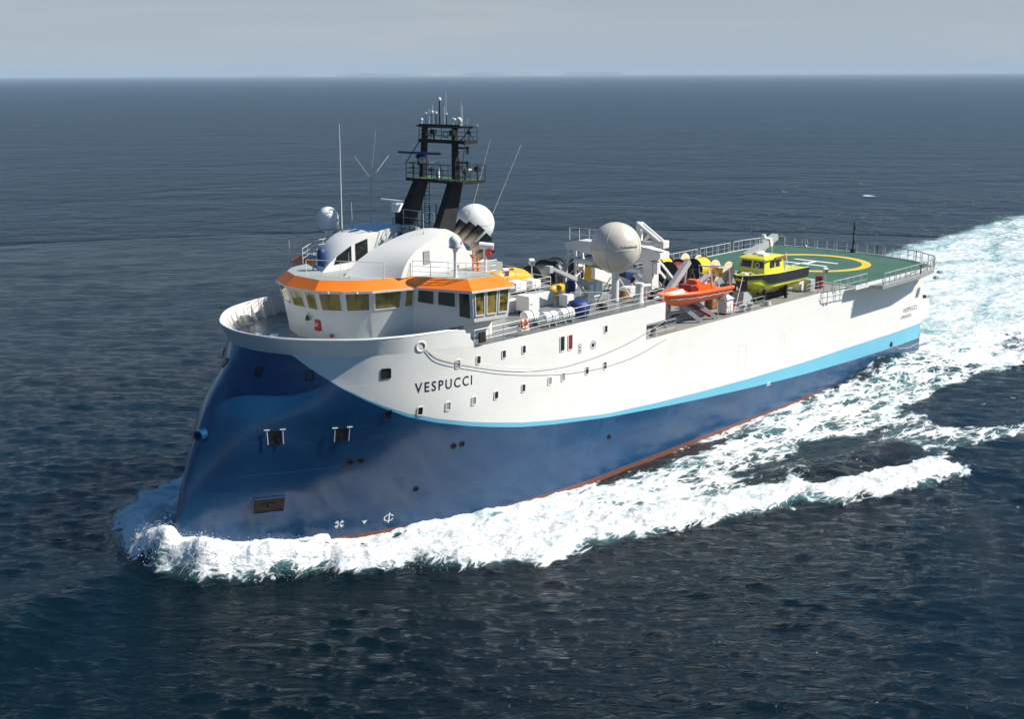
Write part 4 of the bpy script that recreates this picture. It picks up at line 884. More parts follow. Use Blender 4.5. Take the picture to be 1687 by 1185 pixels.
def flood(base,c,label,d=(-.5,-.8,-.3),post=True,s=.24):
    base,c=Vector(base),Vector(c); mb=MB(); mb.tube([base,c],.04,6,1); d=Vector(d).normalized(); mb.beam(c-d*.22,c+d*.2,s*1.5,s*1.7); f=c+d*.203; mb.beam(f,f+d*.012,s*1.2,s*1.4,2); return thing1(mb,'floodlight',[M['white'],M['white'],M['galv']],base,label,'floodlight','floodlights on posts',smooth=0)
flood((20.0,-8.6,16.2),(20.9,-8.3,16.55),'white floodlight at the aft corner of the near bridge wing'); flood((29.8,-2.6,13.44),(29.8,-2.6,15.6),'white floodlight in front of the golden floats'); flood((35.5,-2.6,12.36),(35.5,-2.6,14.5),'white floodlight on a post right of the grey crane arm')
lm=empty('lamp_post',(21.0,-6.3,15.9),'white post carrying a horizontal white lamp drum aft of the near dome','lamp')
mb=MB(); mb.tube([(21.0,-6.3,15.9),(21.0,-6.3,18.0)],.11,8); mb.build('post',M['white'],lm); mb=MB(); mb.cyl((20.75,-6.0,18.15),(21.35,-6.75,18.05),.24,14); mb.build('lamp_drum',M['gel'],lm); mb=MB(); mb.box((20.95,-6.75,17.45),(21.2,-6.3,17.95),0,.03); mb.build('lamp_back',M['red'],lm,smooth=20)
mb=MB(); mb.box((20.85,-5.3,15.9),(20.95,-5.2,17.7)); mb.box((20.85,-5.75,15.9),(20.95,-5.65,17.3))
for k in range(4): mb.box((20.85,-5.75,16.1+k*.38),(20.95,-5.2,16.14+k*.38))
thing1(mb,'orange_ladder',M['orangering'],(20.9,-5.4,15.9),'orange ladder standing behind the near vaulted casing','ladder',smooth=0)
# ------------------------------------------------ boat deck
for x,y,lab in ((24.7,-8.75,'white ribbed life raft canister nearest the orange life ring'),(26.45,-8.75,'white ribbed life raft canister next to the blue tarpaulin'),(24.1,-7.55,'white life raft canister standing inboard behind the other two')):
    z=12.95; e=empty('life_raft_canister',(x,y,12.36),lab,'life raft','life raft canisters on cradles')
    mb=MB(); pr=[(0,-.66),(.34,-.64),(.43,-.55)]
    for k in range(6): u=-.5+k*.2; pr+=[(.43,u-.07),(.45,u-.05),(.45,u+.05),(.43,u+.07)]
    pr+=[(.43,.55),(.34,.64),(0,.66)]; mb.lathe(pr,(x,y,z),22,0,(1,-.12,0)); mb.build('canister_shell',M['gel'],e,smooth=45)
    for dx in (-.35,.35): mb=MB(); mb.beam((x+dx,y-.4,12.45),(x+dx,y+.4,12.45),.09,.18); mb.build('cradle',M['grey'],e,smooth=0)
    mb=MB(); mb.torus((x,y,z),.455,.02,(1,-.12,0),24,5); mb.build('strap',M['black'],e)
lr=empty('life_ring',(21.35,-9.5,12.75),'orange and white life ring in a white bracket on the side railing','life ring')
mb=MB(); mb.torus((21.35,-9.55,13.15),.30,.09,(.1,-1,.15),28,10); mb.build('ring',M['orangering'],lr,smooth=60)
for a in (45,135,225,315): mb=MB(); a=math.radians(a); mb.torus((21.35,-9.55,13.15),.30,.095,(.1,-1,.15),6,10,a0=math.degrees(a)-12,a1=math.degrees(a)+12); mb.build('white_band',M['gel'],lr)
mb=MB(); mb.beam((21.0,-9.6,12.78),(21.75,-9.6,12.72),.06,.1); mb.beam((21.0,-9.6,12.75),(21.05,-9.6,13.1),.05,.05); mb.beam((21.7,-9.6,12.75),(21.7,-9.6,13.1),.05,.05); mb.build('bracket',M['white'],lr,smooth=0)
def cabinet(lo,hi,name,label,mat,cat='cabinet',legs=.0,lid=None,group=None):
    lo,hi=Vector(lo),Vector(hi); b=lo-Vector((0,0,legs)); e=empty(name,((lo.x+hi.x)/2,(lo.y+hi.y)/2,b.z),label,cat,group)
    mb=MB(); mb.box(tuple(lo),tuple(hi),0,.035); mb.build('box_body',mat,e,smooth=20)
    if legs: mb=MB(); mb.box((lo.x+.12,lo.y+.12,b.z),(hi.x-.12,hi.y-.12,lo.z+.01)); mb.build('box_foot',M['dark'],e,smooth=0)
    if lid is not None: mb=MB(); mb.box((lo.x-.04,lo.y-.04,hi.z+.002),(hi.x+.04,hi.y+.04,hi.z+.06)); mb.build('box_lid',lid,e,smooth=0)
    mb=MB(); mb.box((lo.x+.2,lo.y-.03,(lo.z+hi.z)/2-.04),(lo.x+.4,lo.y-.002,(lo.z+hi.z)/2+.04)); mb.build('handle',M['grey'],e,smooth=0); return e
cabinet((26.4,-5.35,12.62),(27.6,-4.1,13.75),'equipment_box','white raised box on the boat deck behind the near bridge wing',M['white'],legs=.26)
cabinet((27.6,-3.0,13.6),(28.8,-1.9,14.35),'equipment_box','white box on the deckhouse roof below the golden floats, nearer the bridge',M['white'],legs=.15)
cabinet((29.4,-3.0,13.6),(30.4,-1.9,14.25),'equipment_box','white box at the aft edge of the deckhouse roof',M['white'],legs=.15)
mb=MB(); mb.box((17.0,-9.62,12.55),(17.62,-9.50,13.25),0,.02); mb.box((17.36,-9.635,12.85),(17.44,-9.622,13.0),1); thing1(mb,'sidelight_screen',[M['black'],M['darkred']],(17.3,-9.55,12.5),'black side light box hanging on the rail below the bridge wing','side light',smooth=20)
# golden floats
def float_body(a,b,r,label,fat=.35):
    a,b=Vector(a),Vector(b); L=(b-a).length; e=empty('survey_float',(a.x+L/2,a.y,a.z-r),label,'float','golden survey floats')
    mb=MB(); mb.lathe([(0,0),(r*.35,L*.02),(r*.75,L*.1),(r*.97,L*.25),(r,L*.5),(r*.95,L*.72),(r*.72,L*.88),(r*.4,L*.97),(0,L)],a,20,0,b-a); mb.build('float_hull',M['gold'],e,smooth=60)
    mb=MB(); c=a.lerp(b,.5); mb.torus(c,r*1.0,.03,b-a,22,5); mb.torus(a.lerp(b,.3),r*.99,.03,b-a,22,5); mb.build('float_strap',M['grey'],e)
    mb=MB(); mb.beam(c+Vector((-.8,0,r)),c+Vector((.3,0,r+.02)),.18,.12); mb.build('float_fin',M['dark'],e,smooth=0); return e
float_body((31.0,3.2,13.55),(36.3,3.2,12.85),.72,'long golden yellow float nearest the bridge wing'); float_body((32.0,5.0,13.4),(37.8,5.0,12.8),.68,'golden yellow float lying behind the other long one'); float_body((33.4,-1.1,12.75),(35.6,-.9,12.75),.42,'short golden yellow float strapped down aft of the deckhouse')
# grey provision crane
cr=empty('deck_crane',(33.4,-5.3,12.36),'pale grey crane with its curved arm pointing forward at mid ship','crane')
mb=MB(); mb.lathe([(.36,0),(.33,.2),(.3,.9),(.3,1.45)],(33.4,-5.3,12.36),16); mb.build('crane_post',M['white'],cr)
mb=MB(); A=[(33.55,12.9),(32.75,13.75),(31.6,14.25),(28.85,15.45)]; B=[(33.5,13.8),(32.6,14.25),(31.5,14.62),(28.75,15.7)]
mb.loft([[(p[0],-5.5,p[1]),(p[0],-5.1,p[1]),(q[0],-5.1,q[1]),(q[0],-5.5,q[1])] for p,q in zip(A,B)]); mb.build('crane_arm',M['grey'],cr,smooth=25)
mb=MB(); mb.box((28.45,-5.55,15.2),(28.9,-5.05,15.72),0,.03); mb.build('arm_head',M['grey'],cr,smooth=20); mb=MB(); mb.box((33.75,-5.65,12.9),(34.5,-4.95,13.9),0,.04); mb.build('crane_housing',M['white'],cr,smooth=20)
mb=MB(); mb.tube([(33.2,-5.3,12.8),(32.0,-5.3,14.0)],.09,8); mb.build('ram',M['galv'],cr)
cp_=empty('capstan_post',(35.9,-8.1,12.36),'thick white post with a short side arm near the edge by the large radome','post')
mb=MB(); mb.lathe([(.36,0),(.34,.1),(.31,.2),(.31,1.3),(.36,1.35),(.36,1.5),(.05,1.52)],(35.9,-8.1,12.36),16); mb.build('post_body',M['white'],cp_); mb=MB(); mb.cyl((36.0,-8.1,13.6),(37.1,-8.2,13.55),.13,10); mb.build('side_arm',M['white'],cp_)
# ------------------------------------------------ white gantry amidships
g=empty('streamer_gantry',(44,0,9.79),'white steel gantry with a cross beam, railing and hydraulic arms at mid ship','gantry')
mb=MB(); R_=lambda y,z0,z1,x0=43.3,x1=44.6:[(x0,y,z0),(x1,y,z0),(x1,y,z1),(x0,y,z1)]
mb.loft([R_(5.6,14.45,14.95),R_(4.2,14.3,15.25),R_(0,13.9,15.3),R_(-2.5,14.0,15.3),R_(-4.6,14.45,14.95)]); mb.build('cross_beam',M['white'],g,smooth=0)
mb=MB(); mb.loft([[(43.2,-4.0,9.79),(44.1,-4.0,9.79),(44.1,-2.9,9.79),(43.2,-2.9,9.79)],[(43.3,-3.8,14.2),(44.2,-3.8,14.2),(44.2,-2.8,14.2),(43.3,-2.8,14.2)]]); mb.build('gantry_pillar',M['white'],g,smooth=0)
mb=MB()
for a,b in (((43.1,5.6,9.79),(43.4,5.3,14.5)),((44.6,5.6,9.79),(44.4,5.3,14.5)),((43.1,4.2,9.79),(43.4,4.6,14.4)),((44.6,4.2,9.79),(44.4,4.6,14.4))): mb.beam(a,b,.16,.16)
for k in range(5): z=10.2+k*.85; mb.tube([(43.2,5.5,z),(43.3,4.4,z+.8)],.06,5); mb.tube([(43.2,4.4,z),(44.5,4.4,z+.8)],.06,5)
mb.build('lattice_tower',M['white'],g,smooth=0)
mb=MB(); mb.cyl((43.2,4.4,13.5),(43.2,-2.9,13.3),.24,12); mb.build('cross_tube',M['white'],g)
mb=MB(); mb.loft([[(38.2,-1.9,13.2),(38.2,-1.5,13.2),(38.2,-1.5,14.1),(38.2,-1.9,14.1)],[(42.9,-1.9,11.6),(42.9,-1.5,11.6),(42.9,-1.5,12.5),(42.9,-1.9,12.5)]]); mb.build('folded_arm',M['white'],g,smooth=0)
mb=MB(); mb.cyl((43.3,-2.0,12.9),(43.5,-4.6,11.3),.17,10); mb.build('hydraulic_ram',M['white'],g); 
mb=MB(); mb.cyl((43.6,-2.0,17.2),(43.6,-4.5,15.7),.16,10); mb.cyl((44.2,-2.0,17.2),(44.2,-4.5,15.7),.12,10); mb.beam((43.9,-2.0,15.3),(43.9,-2.0,17.3),.5,.3); mb.cyl((43.6,-2.2,15.6),(43.6,-4.5,15.65),.2,10); mb.box((43.4,-4.8,15.3),(44.3,-4.4,15.95),0,.05); mb.tube([(43.6,-3.2,16.4),(43.9,-2.2,15.5),(44.2,-3.2,16.4)],.06,5); mb.tube([(43.6,-2.6,16.8),(44.2,-4.2,15.8)],.05,5); mb.build('jib_arm',M['white'],g,smooth=20)
mb=MB(); mb.box((43.2,-4.4,13.2),(43.7,-3.95,14.15),0,.03); mb.build('control_box',M['white'],g,smooth=20)
rail([(43.4,5.2,15.2),(43.4,-1.4,15.3)],step=1.1,parent=g,name='gantry_railing',mat=M['railw'],h=1.1,levels=(.55,1.1),r=.035,rp=.03)
mb=MB()
for y in (-5.3,-6.2): mb.beam((46.2,y,14.6),(49.5,y,11.8),.12,.2); mb.tube([(46.0,y,14.7),(47.2,y,14.7)],.05,5); mb.tube([(47.2,y,14.7),(47.2,y,9.79)],.06,5)
mb.beam((46.2,-5.3,14.6),(46.2,-6.2,14.6),.1,.1); e=thing1(mb,'access_ladder',M['white'],(47,-5.7,9.79),'white inclined ladder frame at the aft side of the gantry','ladder',smooth=0); e.location=(46.5,-1.5,9.79)
# ------------------------------------------------ reels and winches
def reel(c,axis,R_,W,label,flange,core,name='cable_reel',cr_=.62,spokes=True,group=None,stand=True,bands=None,floor=9.79):
    c=Vector(c); ax=Vector(axis).normalized(); e=empty(name,(c.x,c.y,floor),label,'reel',group)
    for s in (-1,1):
        mb=MB(); k=c+ax*W/2*s; mb.lathe([(.0,-.05),(R_*.97,-.05),(R_,-.03),(R_,.03),(R_*.97,.05),(0,.05)],k,30,0,ax); f=mb.build('reel_flange',flange,e,smooth=30)
        if spokes and s*(ax.x+ax.y)<0:
            mb=MB(); up=Vector((0,0,1)); sd=ax.cross(up); o_=k+ax*.075*s
            for d in (up,sd): mb.beam(o_-d*R_*.42,o_+d*R_*.42,.08,.05,up=tuple(ax))
            mb.build('hub_cross',M['galv'],f,smooth=0)
    n=9; pr=[(0,-W/2+.05)]
    for i in range(n+1):
        u=-W/2+.06+(W-.12)*i/n; rr=R_*cr_; pr+=[(rr,u),(rr*1.03,min(u+(W-.12)/n*.5,W/2-.05))]
    pr+=[(0,W/2-.05)]; mb=MB(); mb.lathe(pr,c,26,0,ax); mb.build('wound_cable',core,e,smooth=60)
    if stand:
        mb=MB(); sd=ax.cross(Vector((0,0,1))).normalized()
        for s in (-1,1):
            k=c+ax*(W/2+.12)*s
            for q in (-1,1): mb.beam(k,(k.x+sd.x*q*R_*.7,k.y+sd.y*q*R_*.7,floor),.12,.12)
        mb.cyl(c-ax*(W/2+.16),c+ax*(W/2+.16),.07,8); mb.build('reel_stand',M['grey'],e,smooth=0)
    return e
X_,Y_=(1,.06,0),(0,1,0)
reel((53.3,1.0,11.5),X_,1.18,1.9,'biggest black reel with dark red cable behind the orange boat',M['rubber'],M['darkred'],cr_=.8)
reel((56.2,.3,11.7),X_,1.0,1.9,'black reel wound with bright yellow cable',M['rubber'],M['yellow'],cr_=.92)
reel((55.4,4.0,11.5),X_,1.05,1.8,'black reel with yellow cable standing behind the first two',M['rubber'],M['yellow'],cr_=.85)
reel((49.6,4.3,11.6),X_,1.2,1.8,'black reel with a blue drum nearest the gantry pillar',M['navyrub'],M['blue'],cr_=.85)
reel((57.6,-1.3,11.35),Y_,1.03,1.5,'pair of cream wooden discs with a yellow core right of the orange boat',M['cream'],M['gold'],spokes=False,cr_=.5)
reel((61.6,4.8,11.0),Y_,.95,1.6,'cream wooden cable reel half hidden behind the black reels',M['cream'],M['gold'],spokes=False,cr_=.5)
reel((61.0,-2.3,11.5),X_,.9,1.0,'dark red reel with black rims left of the yellow boat cabin',M['rubber'],M['darkred'],cr_=.7)
reel((43.6,-4.6,11.35),X_,.75,1.1,'small black ribbed hose reel below the gantry pillar',M['rubber'],M['rubber'],cr_=.9)
reel((41.0,-4.5,11.2),X_,.7,.9,'small black reel with pink red hose behind the white post',M['rubber'],M['darkred'],cr_=.85)
hg='black hose reels at the far side'
reel((40.6,6.4,11.9),X_,1.35,1.9,'black hose reel farthest forward on the far side',M['rubber'],M['rubber'],cr_=.93,group=hg)
reel((43.4,7.4,12.0),X_,1.35,1.7,'black hose reel next to the lattice tower on the far side',M['rubber'],M['rubber'],cr_=.93,group=hg)
reel((47.2,6.6,11.9),X_,1.3,1.9,'black hose reel on the far side seen under the gantry beam',M['rubber'],M['rubber'],cr_=.9,group=hg)
reel((41.8,4.9,12.75),(1,-.5,0),.55,.5,'small grey rope reel hung on the lattice tower',M['galv'],M['rope'],spokes=False,cr_=.75,stand=True)
for i,(c,lab) in enumerate((((45.7,-2.9,10.35),'low golden drum on deck left of the orange boat davit'),((40.2,-.2,10.6),'golden yellow drum behind the pillar of the large radome'),((52.9,-2.9,10.3),'golden drum under the biggest black reel'))):
    mb=MB(); mb.lathe([(0,-.75),(.5,-.72),(.55,-.5),(.55,.5),(.5,.72),(0,.75)],c,18,0,(1,.1,0)); thing1(mb,'buoy_drum',M['gold'],(c[0],c[1],9.79),lab,'drum')
mb=MB(); mb.loft([[(39.2,1.2,9.79),(40.4,1.2,9.79),(40.4,2.4,9.79),(39.2,2.4,9.79)],[(39.3,1.3,13.3),(40.3,1.3,13.3),(40.3,2.3,13.3),(39.3,2.3,13.3)]]); MBs=[]; [MBs.append((v[0]+2.7,v[1],v[2])) for v in mb.v]; mb.v=MBs; thing1(mb,'bin',M['gold'],(42.5,1.8,9.79),'yellow upright locker seen beneath the large radome','locker',smooth=0)
cabinet((40.6,-3.6,9.85),(41.9,-2.6,12.3),'winch_cabinet','white winch cabinet between the radome pillar and the small hose reel',M['white']); cabinet((37.9,-3.8,9.85),(39.3,-2.4,11.9),'winch_cabinet','grey winch cabinet just aft of the boat deck edge',M['grey'])
cabinet((47.0,-8.8,9.9),(48.0,-7.9,11.0),'deck_locker','white locker with a peaked grey cover under the stern of the orange boat',M['white'],legs=.1,lid=M['grey'])
mb=MB(); mb.loft([[(46.9,-8.9,11.07),(48.1,-8.9,11.07),(48.1,-7.8,11.07),(46.9,-7.8,11.07)],[(47.4,-8.4,11.55),(47.5,-8.4,11.55),(47.5,-8.3,11.55),(47.4,-8.3,11.55)]]); thing1(mb,'locker_hood',M['grey'],(47.5,-8.35,11.07),'peaked grey canvas hood on top of the white locker','cover',smooth=0)
cabinet((61.0,-8.7,9.83),(61.8,-8.0,10.95),'deck_locker','dark grey locker behind the stern of the yellow boat',M['grey']); cabinet((60.9,-7.6,9.83),(61.7,-6.9,11.0),'deck_locker','white locker behind the stern of the yellow boat',M['white'])
for i,(x,y) in enumerate(((59.6,-6.6),(60.4,-6.4))):
    mb=MB(); mb.lathe([(0,0),(.3,0),(.3,.3),(.32,.33),(.3,.36),(.3,.85),(.25,.9),(0,.9)],(x,y,9.79),16); thing1(mb,'blue_drum',M['blue'],(x,y,9.79),('blue drum under the yellow boat, nearer the bow' if i==0 else 'blue drum under the yellow boat, nearer the helideck'),'drum','blue drums below the yellow boat')
mb=MB(); mb.lathe([(0,-.5),(.36,-.5),(.36,.5),(0,.5)],(63.5,-8.2,10.45),16,0,(0,0,1)); mb.box((63.2,-8.6,9.79),(63.8,-7.8,9.96)); thing1(mb,'red_barrel',M['darkred'],(63.5,-8.2,9.79),'dark red barrel by the rail in front of the helideck','barrel')
flood((64.4,-8.3,9.79),(64.4,-8.3,11.4),'white floodlight beside the dark red barrel at the helideck edge')
mb=MB(); mb.box((48.9,-7.9,9.79),(49.7,-7.3,10.1)); mb.lathe([(.25,-.35),(.25,.35)],(49.3,-7.6,10.3),12,0,(1,0,0)); thing1(mb,'red_winch',M['red'],(49.3,-7.6,9.79),'small red winch on deck below the bow of the yellow boat','winch')
bg_='mooring bollards'
def bollard(x,y,z,lab,mat,r=.24,h=.6): mb=MB(); mb.lathe([(r*1.3,0),(r*1.3,.05),(r,.07),(r,h-.12),(r*1.18,h-.1),(r*1.18,h),(0,h+.02)],(x,y,z),18); return thing1(mb,'bollard',mat,(x,y,z),lab,'bollard',bg_)
bollard(35.65,-8.95,9.79,'grey bollard in the side recess, farther forward',M['grey']); bollard(36.7,-8.95,9.79,'grey bollard in the side recess, farther aft',M['grey'])
bollard(49.15,-9.0,9.79,'grey bollard under the yellow boat bow, nearer the orange boat',M['grey']); bollard(50.25,-9.0,9.79,'grey bollard under the yellow boat bow, farther aft',M['grey'])
bollard(8.75,2.5,12.36,'white bollard on the foredeck, left one of two',M['white'],.24,.55); bollard(8.95,1.2,12.36,'white bollard on the foredeck, right one of two',M['white'],.24,.55)
mb=MB(); 
for y in (7.2,7.7): mb.lathe([(.22,0),(.2,.1),(.2,.55),(.26,.6),(.26,.68),(0,.7)],(11.0,y,12.36),14)
mb.box((10.7,6.95,12.36),(11.3,7.95,12.45)); thing1(mb,'roller_bitts',M['white'],(11,7.45,12.36),'white roller bitts against the far bulwark of the foredeck','bitts')
mb=MB(); mb.tube([(86.25,.2,9.87),(86.25,.2,13.2)],.07,8); mb.box((86.05,0.0,9.87),(86.45,.4,10.2)); mb.tube([(86.25,.2,10.2),(85.95,-.1,11.2)],.05,6); mb.lathe([(.12,-.15),(.15,0),(.12,.15)],(86.3,.15,12.6),10); mb.tube([(86.1,.05,9.87),(86.2,.1,11.4)],.04,5); thing1(mb,'signal_pole',M['black'],(86.25,.2,9.87),'thin black pole at the aft edge of the green helideck','pole')
# mooring ropes along the side
def rope(P,label):
    pts=[]
    Q=[Vector(p) for p in P]; Q=[Q[0]*2-Q[1]]+Q+[Q[-1]*2-Q[-2]]
    for i in range(1,len(Q)-2):
        for t in [k/8 for k in range(8)]:
            a,b,c,d=Q[i-1:i+3]; pts.append(.5*((2*b)+(-a+c)*t+(2*a-5*b+4*c-d)*t*t+(-a+3*b-3*c+d)*t**3))
    pts.append(Q[-2]); mb=MB(); mb.tube(pts,.017,6); o=thing1(mb,'mooring_rope',M['rope'],P[0],label,'rope','ropes hanging along the hull side'); return o
ys=lambda x:-(float(hb(x,12.0))+.12)
rope([(12.75,-8.62,12.92)]+[(x,ys(x),z) for x,z in ((13.88,12.25),(15.38,11.70),(17.59,11.0),(19.63,10.44),(21.76,10.0),(24.73,9.62),(27.06,9.56),(30.1,9.71),(33.7,10.17))]+[(37.5,-9.5,10.93)],'upper of two thin ropes hanging from the bow fairlead along the white hull')
rope([(12.75,-8.66,12.85)]+[(x,ys(x)-.03,z) for x,z in ((13.88,12.1),(15.38,11.55),(17.59,10.85),(19.63,10.28),(22.48,9.65),(25.5,9.12),(27.87,8.87),(30.12,8.76),(33.75,8.9))]+[(37.6,-9.56,9.5)],'lower of two thin ropes hanging from the bow fairlead along the white hull')

# ------------------------------------------------ further deck gear
def winch(c,r,w,label,m,m2):
    c=Vector(c); e=empty('deck_winch',(c.x,c.y,9.79),label,'winch')
    for q in (-1,1):
        mb=MB(); mb.lathe([(0,-.04),(r,-.04),(r,.04),(0,.04)],c+Vector((0,q*w/2,0)),20,0,(0,1,0)); mb.build('drum_flange',m,e)
        mb=MB(); mb.loft([[(c.x-.45,c.y+q*(w/2+.1)-.05,9.79),(c.x+.45,c.y+q*(w/2+.1)-.05,9.79),(c.x+.45,c.y+q*(w/2+.1)+.05,9.79),(c.x-.45,c.y+q*(w/2+.1)+.05,9.79)],[(c.x-.12,c.y+q*(w/2+.1)-.05,c.z+.1),(c.x+.12,c.y+q*(w/2+.1)-.05,c.z+.1),(c.x+.12,c.y+q*(w/2+.1)+.05,c.z+.1),(c.x-.12,c.y+q*(w/2+.1)+.05,c.z+.1)]]); mb.build('side_frame',m,e,smooth=0)
    mb=MB(); mb.lathe([(0,-w/2-.12),(r*.62,-w/2-.1),(r*.62,w/2+.1),(0,w/2+.12)],c,20,0,(0,1,0)); mb.build('drum',m2,e)
winch((47.6,-5.4,10.5),.55,1.1,'grey winch with a pale rope drum behind the stern of the orange boat',M['grey'],M['rope'])
winch((49.3,-3.4,10.5),.5,1.0,'white winch below the first black reel with red cable',M['white'],M['brown'])
winch((39.6,-6.6,10.4),.5,.9,'grey winch with brown rope below the pillar of the large radome',M['grey'],M['brown'])
def coil(c,r,label,m,k=4):
    mb=MB()
    for i in range(k): mb.torus((c[0],c[1],c[2]+.05+i*.09),r-.02*i,.055,(.04*i,.03,1),22,6)
    thing1(mb,'hose_coil',m,c,label,'hose',smooth=60)
coil((36.6,-6.0,12.36),.5,'tan coil of hose on the boat deck right of the large radome pillar',M['brown'],6); coil((32.0,-7.6,12.36),.4,'black coil of hose on the boat deck left of the large radome pillar',M['rubber'])
coil((53.0,-9.0,9.79),.35,'pale rope coil on deck by the rail under the yellow boat',M['rope'])
for i,(x,y,z,h,lab) in enumerate(((31.6,-1.8,12.36,.9,'short white mushroom vent just aft of the deckhouse'),(32.4,.6,12.36,1.1,'white mushroom vent between the golden floats and the grey crane'),(36.4,-3.4,12.36,.8,'white mushroom vent behind the thick white post'),(29.8,-6.8,12.36,.8,'white mushroom vent on the boat deck behind the blue tarpaulin'))):
    mb=MB(); mb.lathe([(.16,0),(.16,h-.2),(.3,h-.18),(.32,h-.05),(.2,h+.05),(0,h+.08)],(x,y,z),16); thing1(mb,'mushroom_vent',M['white'],(x,y,z),lab,'vent')
cabinet((30.6,-5.4,12.4),(31.5,-4.6,13.3),'deck_box','low white box in front of the grey crane post',M['white']); cabinet((35.0,-4.4,12.4),(36.0,-3.6,13.2),'deck_box','low white box behind the pillar of the large radome',M['white'])
cabinet((45.0,-6.3,9.85),(46.0,-5.5,10.8),'deck_box','grey box behind the orange boat davit',M['grey']); cabinet((53.4,-4.9,9.85),(54.6,-4.0,11.0),'deck_box','brown wooden crate behind the bow of the yellow boat',M['brown']); cabinet((48.2,-6.6,9.85),(49.4,-5.7,11.2),'deck_box','brown wooden crate between the orange and yellow boats',M['brown'])
mb=MB()
for k in range(3): mb.tube([(38.5+k*.25,-5.4-k*.2,9.95),(45.5,-5.4-k*.2,9.95),(46.2,-5.0-k*.2,9.95),(52,-5.0-k*.2,9.95)],.07,6)
thing1(mb,'deck_pipes',M['galv'],(45,-5.5,9.79),'bundle of grey pipes running along the working deck behind the boats','pipe')

# ================================================================== boats
def boat_hull(x0,x1,yc,beam,zk,zs_bow,zs_st,bowlen,zchine,n=22,rake=.9):
    """rings bow to stern; each: keel, chine port/stb, sheer port/stb"""
    st=[]
    for i in range(n+1):
        t=i/n; x=x0+(x1-x0)*t; f=min(1,((t+.0)/bowlen))**.55 if t<bowlen else 1-.06*((t-bowlen)/(1-bowlen)); f=max(f,.02)
        sh=zs_bow+(zs_st-zs_bow)*(t**.75); k=zk+(sh-.25-zk)*max(0,1-t/(bowlen*rake))**1.6; c=zchine+(sh-.2-zchine)*max(0,1-t/(bowlen*1.15))**1.8; c=max(c,k+.02)
        st.append((x,f*beam/2,k,c,sh))
    return st
# orange rescue boat
rb=empty('rescue_boat',(42.2,-8.2,11.2),'orange open rescue boat with grey roll frame held on a davit at the side','boat')
S=boat_hull(38.3,47.1,-8.2,2.3,11.25,12.55,12.2,.42,11.7); yc=-8.2
mb=MB(); mb.loft([[(x,yc-b,sh),(x,yc-b*.97,(c+sh)/2),(x,yc-b*.8,c),(x,yc,k),(x,yc+b*.8,c),(x,yc+b*.97,(c+sh)/2),(x,yc+b,sh),(x,yc+b*.75,sh-.12),(x,yc-b*.75,sh-.12)] for x,b,k,c,sh in S]); mb.build('boat_hull',M['boator'],rb,smooth=40)
for s in (-1,1):
    mb=MB(); mb.tube([(x,yc+s*(b+.02),sh+.02) for x,b,k,c,sh in S],.17,8); f=mb.build('fender_tube',M['boator'],rb,smooth=60)
    mb=MB(); mb.tube([(x,yc+s*(b*.98+.04),sh-.32+.04*math.sin(i*2.1)) for i,(x,b,k,c,sh) in enumerate(S[2:])],.025,5); mb.build('grab_line',M['rope'],rb)
mb=MB(); mb.loft([[(38.5,yc-.12,12.62),(38.5,yc+.12,12.62),(38.5,yc+.1,12.68),(38.5,yc-.1,12.68)],[(40.6,yc-.95,12.5),(40.6,yc+.95,12.5),(40.6,yc+.6,12.85),(40.6,yc-.6,12.85)],[(41.3,yc-.95,12.45),(41.3,yc+.95,12.45),(41.3,yc+.6,12.5),(41.3,yc-.6,12.5)]]); mb.build('bow_cover',M['boator'],rb,smooth=30)
mb=MB(); mb.loft([[(42.9,yc-.55,12.2),(45.3,yc-.55,12.15),(45.3,yc+.55,12.15),(42.9,yc+.55,12.2)],[(42.95,yc-.5,13.0),(45.0,yc-.5,12.5),(45.0,yc+.5,12.5),(42.95,yc+.5,13.0)]]); mb.box((42.6,yc-.5,12.6),(43.3,yc+.5,13.25),0,.08); mb.build('console',M['boator'],rb,smooth=25)
mb=MB(); mb.box((41.7,yc-.6,12.3),(42.55,yc+.6,12.95),0,.05)
for k in range(4): mb.box((41.75+k*.2,yc-.63,12.45),(41.82+k*.2,yc-.6,12.9))
mb.build('engine_cage',M['darkred'],rb,smooth=20)
mb=MB()
for s in (-1,1): mb.tube([(45.3,yc+s*.9,12.25),(45.0,yc+s*.9,14.05),(46.7,yc+s*.9,13.85),(47.0,yc+s*.9,12.2)],.07,6)
for x,z in ((45.0,14.05),(46.7,13.85),(45.1,13.4)): mb.tube([(x,yc-.9,z),(x,yc+.9,z)],.06,6)
mb.build('roll_frame',M['railw'],rb)
mb=MB(); mb.beam((44.2,yc,12.75),(44.9,yc,13.35),.6,.12); mb.build('seat',M['gel'],rb,smooth=0)
mb=MB(); mb.lathe([(0,-.5),(.06,-.4),(.1,.0),(.17,.15),(.17,.5)],(38.05,yc,12.45),12,0,(1,0,0)); mb.build('bow_hook',M['galv'],rb)
